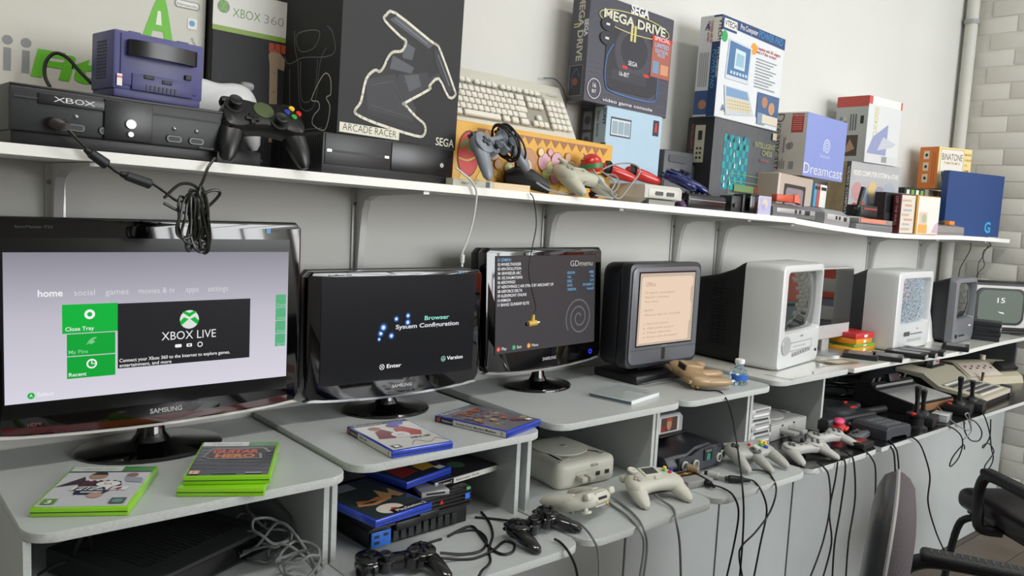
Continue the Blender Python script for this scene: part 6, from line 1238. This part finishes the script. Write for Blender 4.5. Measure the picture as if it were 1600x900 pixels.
B().cyl((-.05, 0, .013), (.10, .0, .013), .012, .013, 14, .003).obj('grip', m('#1f2023', .45), t); B().lathe([(.022, 0), (.022, .014), (.026, .018), (.026, .040), (.022, .044)], 18, TR(-.055, .02, 0)).obj('dial', m('#2f3134', .4), t); B().box((-.10, -.03, .013), (.035, .018, .016), .004).obj('red_switch', m('#a8281f', .35), t)
# wood fronted console
t = thing('game_console', 'black ribbed console with a wood-grain front on the black shelf', 'game console', (2.865, 1.212, LZ + .0003), -4)
W, D = .275, .225
B().prism([(0, 0), (D, 0), (D, .075), (D * .72, .082), (D * .62, .060), (0, .042)], 0, W, .002, M(((0, 0, 1, 0), (1, 0, 0, 0), (0, 1, 0, 0), (0, 0, 0, 1))), 1).obj('body', m('#17181a', .45), t)
for k in range(22): B().box((.010 + k * .0121, D * .31, .0525), (.0052, D * .58, .004), .001, M.Translation((0, 0, 0)) @ TR(0, D * .31, .0525) @ RX(7.4) @ TR(0, -D * .31, -.0525)).obj('rib', m('#c2c4c3', .4), t)
B().box((W / 2, -.002, .024), (W * .94, .004, .026), .001).obj('wood_panel', m('#8a6244', .5, grain=.25, scale=30), t)
for k in range(6): B().cyl((.04 + k * .039 + (.02 if k > 2 else 0), D * .80, .078), (.04 + k * .039 + (.02 if k > 2 else 0), D * .77, .094), .003, n=8).obj('switch', m('#c9c9c6', .3, .6), t)
B().box((.14, D * .72, .092), (.07, .022, .030), .002, TR(.14, D * .72, .09) @ RX(-20) @ TR(-.14, -D * .72, -.09)).obj('cartridge', m('#141517', .4), t); B().box((W / 2, D * .66, .071), (W * .92, .002, .012)).obj('silver_line', m('#a9abac', .3, .5), t)
# joysticks
def joy(label, p, yaw, round_, hh=.085, red=True):
    t = thing('joystick', label, 'joystick', (p[0], p[1], LZ + .0003), yaw, 'black joysticks')
    if round_: B().lathe([(.036, 0), (.036, .012), (.024, .018), (.024, .042), (.030, .046), (.030, .054), (.012, .058)], 24).obj('base', m('#16171a', .35), t)
    else: B().box((0, 0, .017), (.085, .085, .034), .004).obj('base', m('#1a1b1d', .4), t); B().lathe([(.022, 0), (.020, .006), (.010, .014)], 20, TR(0, 0, .034)).obj('boot', BLK, t)
    z = .054 if round_ else .042
    B().loft([((0, 0, z), (.008, 0, 0), (0, .008, 0)), ((0, .001, z + hh * .5), (.0065, 0, 0), (0, .0065, 0)), ((0, .002, z + hh), (.010, 0, 0), (0, .010, 0)), ((0, .002, z + hh + .004), (.006, 0, 0), (0, .006, 0))], 10, 2.6).obj('stick', BLK, t)
    if red: B().cyl((-.030 if not round_ else -.022, .026 if not round_ else 0, .032 if not round_ else .050), (-.030 if not round_ else -.022, .026 if not round_ else 0, .039 if not round_ else .059), .0085, n=14, b=.001).obj('fire_button', RED, t)
    return t
joy('round black joystick with a red button at the shelf edge, right of the slate box', (2.690, 1.128), 0, True)
joy('square black joystick just behind the round one', (2.79, 1.150), 10, False, .07, False)
joy('square black joystick with a red button before the wood fronted console', (3.075, 1.148), 12, False)
joy('slim black joystick with a silver plate left of the beige keyboard console', (3.185, 1.148), 12, False, .06, False)
t = thing('disc_case', 'small clear plastic box at the black shelf edge beside the joysticks', 'box', (2.905, 1.135, LZ + .0003), 10); B().box((0, 0, .012), (.07, .05, .024), .003).obj('box', m('#b9bdc0', .1, coat=.7), t); B().box((0, 0, .0245), (.072, .052, .003), .001).obj('lid', m('#c9cccd', .1, coat=.7), t)
# beige keyboard console
t = thing('game_console', 'beige keyboard console with dark keypad and a cartridge standing in its back', 'game console', (3.262, 1.135, LZ + .0003), 3)
BG2 = m('#b8b3a0', .45); W = .31
SXY = M(((0, 0, 1, 0), (1, 0, 0, 0), (0, 1, 0, 0), (0, 0, 0, 1)))
B().prism([(.006, 0), (.32, 0), (.32, .07), (.22, .068), (.17, .024), (.006, .018)], .004, W - .004, .002, SXY, 1).obj('lower_body', m('#1d1e20', .4), t)
B().prism([(0, .018), (.17, .030), (.225, .070), (.325, .074), (.325, .090), (.215, .086), (.16, .044), (0, .034)], 0, W, .003, SXY, 1).obj('deck', BG2, t)
MX = TR(0, .0, .0345) @ RX(3.6)
B().box((W / 2 + .01, .085, .0), (W * .80, .13, .003), .001, MX).obj('key_bed', m('#c9c6ba', .5), t)
for r_i in range(4):
    for k in range(8): B().box((.055 + k * .029, .038 + r_i * .030, .002), (.026, .018, .004), .001, MX).obj('key', m('#55575b', .5), t)
B().box((W / 2, .155, .003), (W * .7, .010, .004), .001, MX).obj('white_strip', m('#d9d9d4', .4), t)
B().box((.20, .262, .090), (.14, .055, .006), .002).obj('cartridge_recess', INK, t); B().box((.165, .262, .105), (.055, .012, .045), .002).obj('cartridge', m('#1b1c1e', .4), t); B().box((.225, .255, .10), (.065, .004, .022)).obj('cartridge_label', m('#a8a9ac', .4), t); B().box((.235, .2525, .104), (.02, .002, .008)).obj('label_mark', RED, t)
B().tube([(.145, .262, .112), (.145, .262, .160), (.19, .262, .163), (.19, .262, .112)], .0032, 6, 0).obj('wire_handle', m('#d2d2cd', .4), t)
B().box((W + .012, .02, .022), (.024, .04, .040), .002).obj('side_block', m('#3a3c3f', .4), t)
t = thing('game_console', 'beige console with sloping panel and black grip at the far end of the shelf', 'game console', (3.80, 1.275, LZ + .0003), -18)
B().prism([(0, 0), (.16, 0), (.16, .075), (.10, .080), (.01, .030)], -.16, .16, .003, SXY, 1).obj('body', m('#b3ab94', .5), t)
Q = TR(0, .054, .055) @ RX(29)
B().box((-.05, 0, .001), (.19, .085, .002), .001, Q).obj('panel', m('#c9bfb4', .45), t)
for k in range(8): B().box((-.12 + k * .02, .016 - .012 * (k % 2), .003), (.010, .008, .003), .001, Q).obj('key', m('#8a4a44', .5), t)
B().box((.10, .0, .012), (.10, .05, .022), .006, Q).obj('handset', m('#1d1e20', .4), t); B().cyl((.06, .13, .08), (.06, .13, .10), .012, n=12).obj('knob', m('#c3bca8', .5), t); B().cyl((-.10, .0, .01), (-.10, -.004, .055), .004, .006, 10).obj('lever', m('#5a3f2a', .5), t)
# leads behind and over the black shelf
zf = LZ + .0032
for k, P in enumerate(([(2.4173, 1.2889, 0.7200), (2.4442, 1.2560, 0.7160), (2.4808, 1.2017, 0.7160), (2.4946, 1.1373, 0.7160), (2.4451, 1.0800, 0.7106), (2.4694, 1.0760, 0.6724), (2.4888, 1.0740, 0.5800), (2.5401, 1.0740, 0.2583)], [(2.5517, 1.2273, 0.7160), (2.5019, 1.1569, 0.7160), (2.4385, 1.0840, 0.7047), (2.4601, 1.0800, 0.6590), (2.4810, 1.0800, 0.5597), (2.5271, 1.0800, 0.2595)],
                       [(2.3166, 1.1282, 0.7220), (2.2960, 1.0980, 0.7180), (2.3056, 1.0780, 0.6973), (2.3324, 1.0760, 0.6571), (2.3503, 1.0760, 0.5479), (2.3794, 1.0760, 0.3013)], [(2.5557, 1.0777, 0.7220), (2.6107, 1.0780, 0.6953), (2.6528, 1.0740, 0.6485), (2.7029, 1.0720, 0.5715), (2.7038, 1.0700, 0.4874), (2.7879, 1.0700, 0.3725), (2.8675, 1.0680, 0.2882), (2.9442, 1.0660, 0.2063)])):
    cable('controller_cable', ('black lead behind the grey chair back, right strand', 'black lead behind the grey chair back, left strand', 'black lead dropping from the cartridge at the fifth shelf corner', 'long black lead wandering down the grey front panel to the floor')[k], P, .0026)
cable('controller_cable', 'black lead looping off the shelf below the wood fronted console', [(2.7860, 1.1178, 0.7160), (2.8256, 1.1038, 0.7160), (2.8639, 1.0840, 0.7068), (2.9237, 1.0760, 0.6738), (2.9434, 1.0740, 0.6382), (2.9172, 1.0720, 0.5987), (2.8607, 1.0700, 0.5804), (2.8491, 1.0720, 0.5862), (2.8834, 1.0760, 0.6098), (2.9653, 1.0800, 0.6332), (2.9861, 1.0820, 0.6137)], .0022)
cable('controller_cable', 'white and black lead forming a narrow loop under the red button joystick', [(3.1003, 1.2606, 0.7400), (2.9943, 1.1751, 0.7300), (2.9039, 1.0948, 0.7160), (2.9735, 1.0780, 0.6838), (3.0044, 1.0760, 0.6888), (2.9742, 1.0780, 0.7214), (2.9536, 1.0800, 0.7392), (2.9798, 1.0800, 0.7402), (2.9939, 1.0760, 0.7081), (3.0031, 1.0740, 0.6738), (2.9441, 1.0740, 0.6558)], .0022, m('#8d8f90', .5))
cable('controller_cable', 'black lead hanging in a wide curve right of the narrow white loop', [(3.1452, 1.2489, 0.7300), (3.1043, 1.1750, 0.7160), (3.0244, 1.1009, 0.7160), (3.0502, 1.0780, 0.6999), (3.1005, 1.0740, 0.6596), (3.0856, 1.0740, 0.6320), (3.0111, 1.0740, 0.6434), (2.9643, 1.0780, 0.6784), (2.9596, 1.0840, 0.7154)], .0022)
cable('controller_cable', 'black knotted lead hanging below the beige keyboard console', [(3.2180, 1.1427, 0.7160), (3.1177, 1.0800, 0.7176), (3.1719, 1.0740, 0.6491), (3.2015, 1.0720, 0.5866), (3.2306, 1.0720, 0.5464), (3.2149, 1.0720, 0.5183), (3.1773, 1.0740, 0.5054), (3.1598, 1.0720, 0.5278), (3.1998, 1.0700, 0.5521), (3.2238, 1.0700, 0.5718), (3.1723, 1.0720, 0.6076), (3.1261, 1.0740, 0.6073), (3.1288, 1.0740, 0.5976), (3.1652, 1.0760, 0.6100), (3.1933, 1.0780, 0.6333), (3.1940, 1.0820, 0.6907)], .0022)
for k, P in enumerate(([(3.0976, 1.6600, 0.7376), (3.1110, 1.6600, 0.6310), (3.0374, 1.6200, 0.5842)], [(3.1987, 1.6600, 0.7380), (3.2051, 1.6600, 0.6731), (3.1683, 1.6500, 0.6315), (3.0182, 1.6000, 0.6556)], [(3.2752, 1.6700, 0.7366), (3.2666, 1.6600, 0.6798), (3.2736, 1.6400, 0.6372), (3.2864, 1.6000, 0.6120)], [(3.0591, 1.6200, 0.6565), (3.2069, 1.6200, 0.6494), (3.3100, 1.6000, 0.6578)], [(2.9489, 1.5500, 0.6702), (3.0459, 1.5500, 0.6684), (3.0743, 1.5000, 0.6684)])):
    cable('power_cable', ('thin black lead hanging down the wall under the white desk, leftmost', 'thin black lead hanging down the wall under the white desk, second', 'thin black lead hanging down the wall under the white desk, third', 'black lead running across behind the round topped console', 'lower black lead running across behind the round topped console')[k], P, .0022)
cable('power_cable', 'black lead draped behind the beige keyboard console', [(4.0572, 1.6000, 0.7225), (4.0459, 1.5500, 0.6994), (4.0697, 1.5000, 0.6704), (4.1656, 1.4500, 0.6462), (4.2355, 1.4200, 0.6479)], .0028)
random.seed(9)
t = thing('cable_heap', 'tangle of black leads behind the wood fronted console', 'cable', (2.98, 1.54, LZ))
for k in range(6):
    mx = TR(random.uniform(-.06, .08), random.uniform(-.03, .03), .02 + .014 * k) @ RZ(random.uniform(-60, 60)) @ RX(random.uniform(-10, 10)); B().tube([mx @ V((.10 * math.cos(2 * PI * j / 10), .045 * math.sin(2 * PI * j / 10), 0)) for j in range(10)], .003, 6, 4, True).obj('loop', RUB, t)
rest(t, LZ)

# ================================================================ chairs
FABB = m('#4b4447', .9, grain=.25, scale=260, bump=.4); VIN = m('#241f22', .3); PLAS = m('#141517', .4)
def chair(label, loc, yaw, seatm, backm, shellm, armz, backtop, lean=-9, dy=0.):
    t = thing('office_chair', label, 'chair', loc, yaw, 'chairs at the desks')
    B().box((0, 0, .435), (.46, .44, .075), .032, seg=4).obj('seat', seatm, t); B().box((0, 0, .392), (.40, .38, .018), .006).obj('seat_pan', PLAS, t)
    # back: cushion and shell with piping between, leaning back a little
    hw, zb = .205, .52; hb = backtop - zb; mx = TR(0, .20, zb) @ RX(lean)
    o = [(p.x, p.y) for p in cr([(-hw * .82, 0, 0), (0, -.008, 0), (hw * .82, 0, 0), (hw * .98, hb * .18, 0), (hw, hb * .55, 0), (hw * .88, hb * .82, 0), (hw * .58, hb * .965, 0), (0, hb, 0), (-hw * .58, hb * .965, 0), (-hw * .88, hb * .82, 0), (-hw, hb * .55, 0), (-hw * .98, hb * .18, 0)], 8, True)]
    B().puff(o, [(.0, 0), (.001, .010), (.009, .024), (.026, .036), (.060, .043), (.10, .045)], mx @ FR['front']).obj('back_cushion', backm, t)
    B().puff(o, [(.001, -.001), (.003, -.010), (.013, -.024), (.04, -.034), (.08, -.038)], mx @ FR['front']).obj('back_shell', shellm, t)
    B().tube([mx @ V((x * 1.004, 0, z * 1.002)) for x, z in o], .0042, 6, 0, True).obj('piping', m('#8d8b8b', .5), t)
    B().box((0, .235, .47), (.08, .02, .22), .006, TR(0, .235, .47) @ RX(-4) @ TR(0, -.235, -.47)).obj('back_bracket', PLAS, t)
    for s in (-1, 1):
        x = s * .262
        B().tube([(s * .20, .15, .388), (x, .158 + dy, .40), (x, .165 + dy, .48), (x, .152 + dy, armz - .05), (x, .115 + dy, armz - .012), (x, .05 + dy, armz), (x, -.11 + dy, armz), (x, -.155 + dy, armz - .018), (x, -.172 + dy, armz - .07), (x, -.165 + dy, .45), (x, -.15 + dy, .395), (s * .20, -.13 + dy, .388)], .0175, 10, 5).obj('arm_frame', PLAS, t)
        pb = B().box((x, -.02 + dy, armz + .008), (.046, .27, .026), .011, seg=3).obj('arm_pad', m('#1a1b1d', .45, bump=.6, scale=300), t)
        for k in range(16): B().box((x, -.14 + dy + k * .0155, armz + .0212), (.026, .004, .002), .0008).obj('grip_bump', m('#3a3c3e', .3), pb)
        for y in (-1, 1): B().tube([(s * .17, y * .10, .386), (s * .205, y * .17, .372), (s * .222, y * .205, .30), (s * .235, y * .235, .02)], .0125, 10, 5).obj('leg', PLAS, t); B().cyl((s * .235, y * .235, .0005), (s * .235, y * .235, .022), .016, n=12).obj('foot', RUB, t)
    return t
chair('dark office chair seen edge-on with brown fabric back and pale piping', (1.715, .55, 0), 24, VIN, FABB, m('#2b2d30', .35), .62, .862, 4)
chair('dark chair with glossy seat and looped armrest at the right edge', (3.085, .80, 0), 145, VIN, FABB, PLAS, .575, .88, -9, .12)
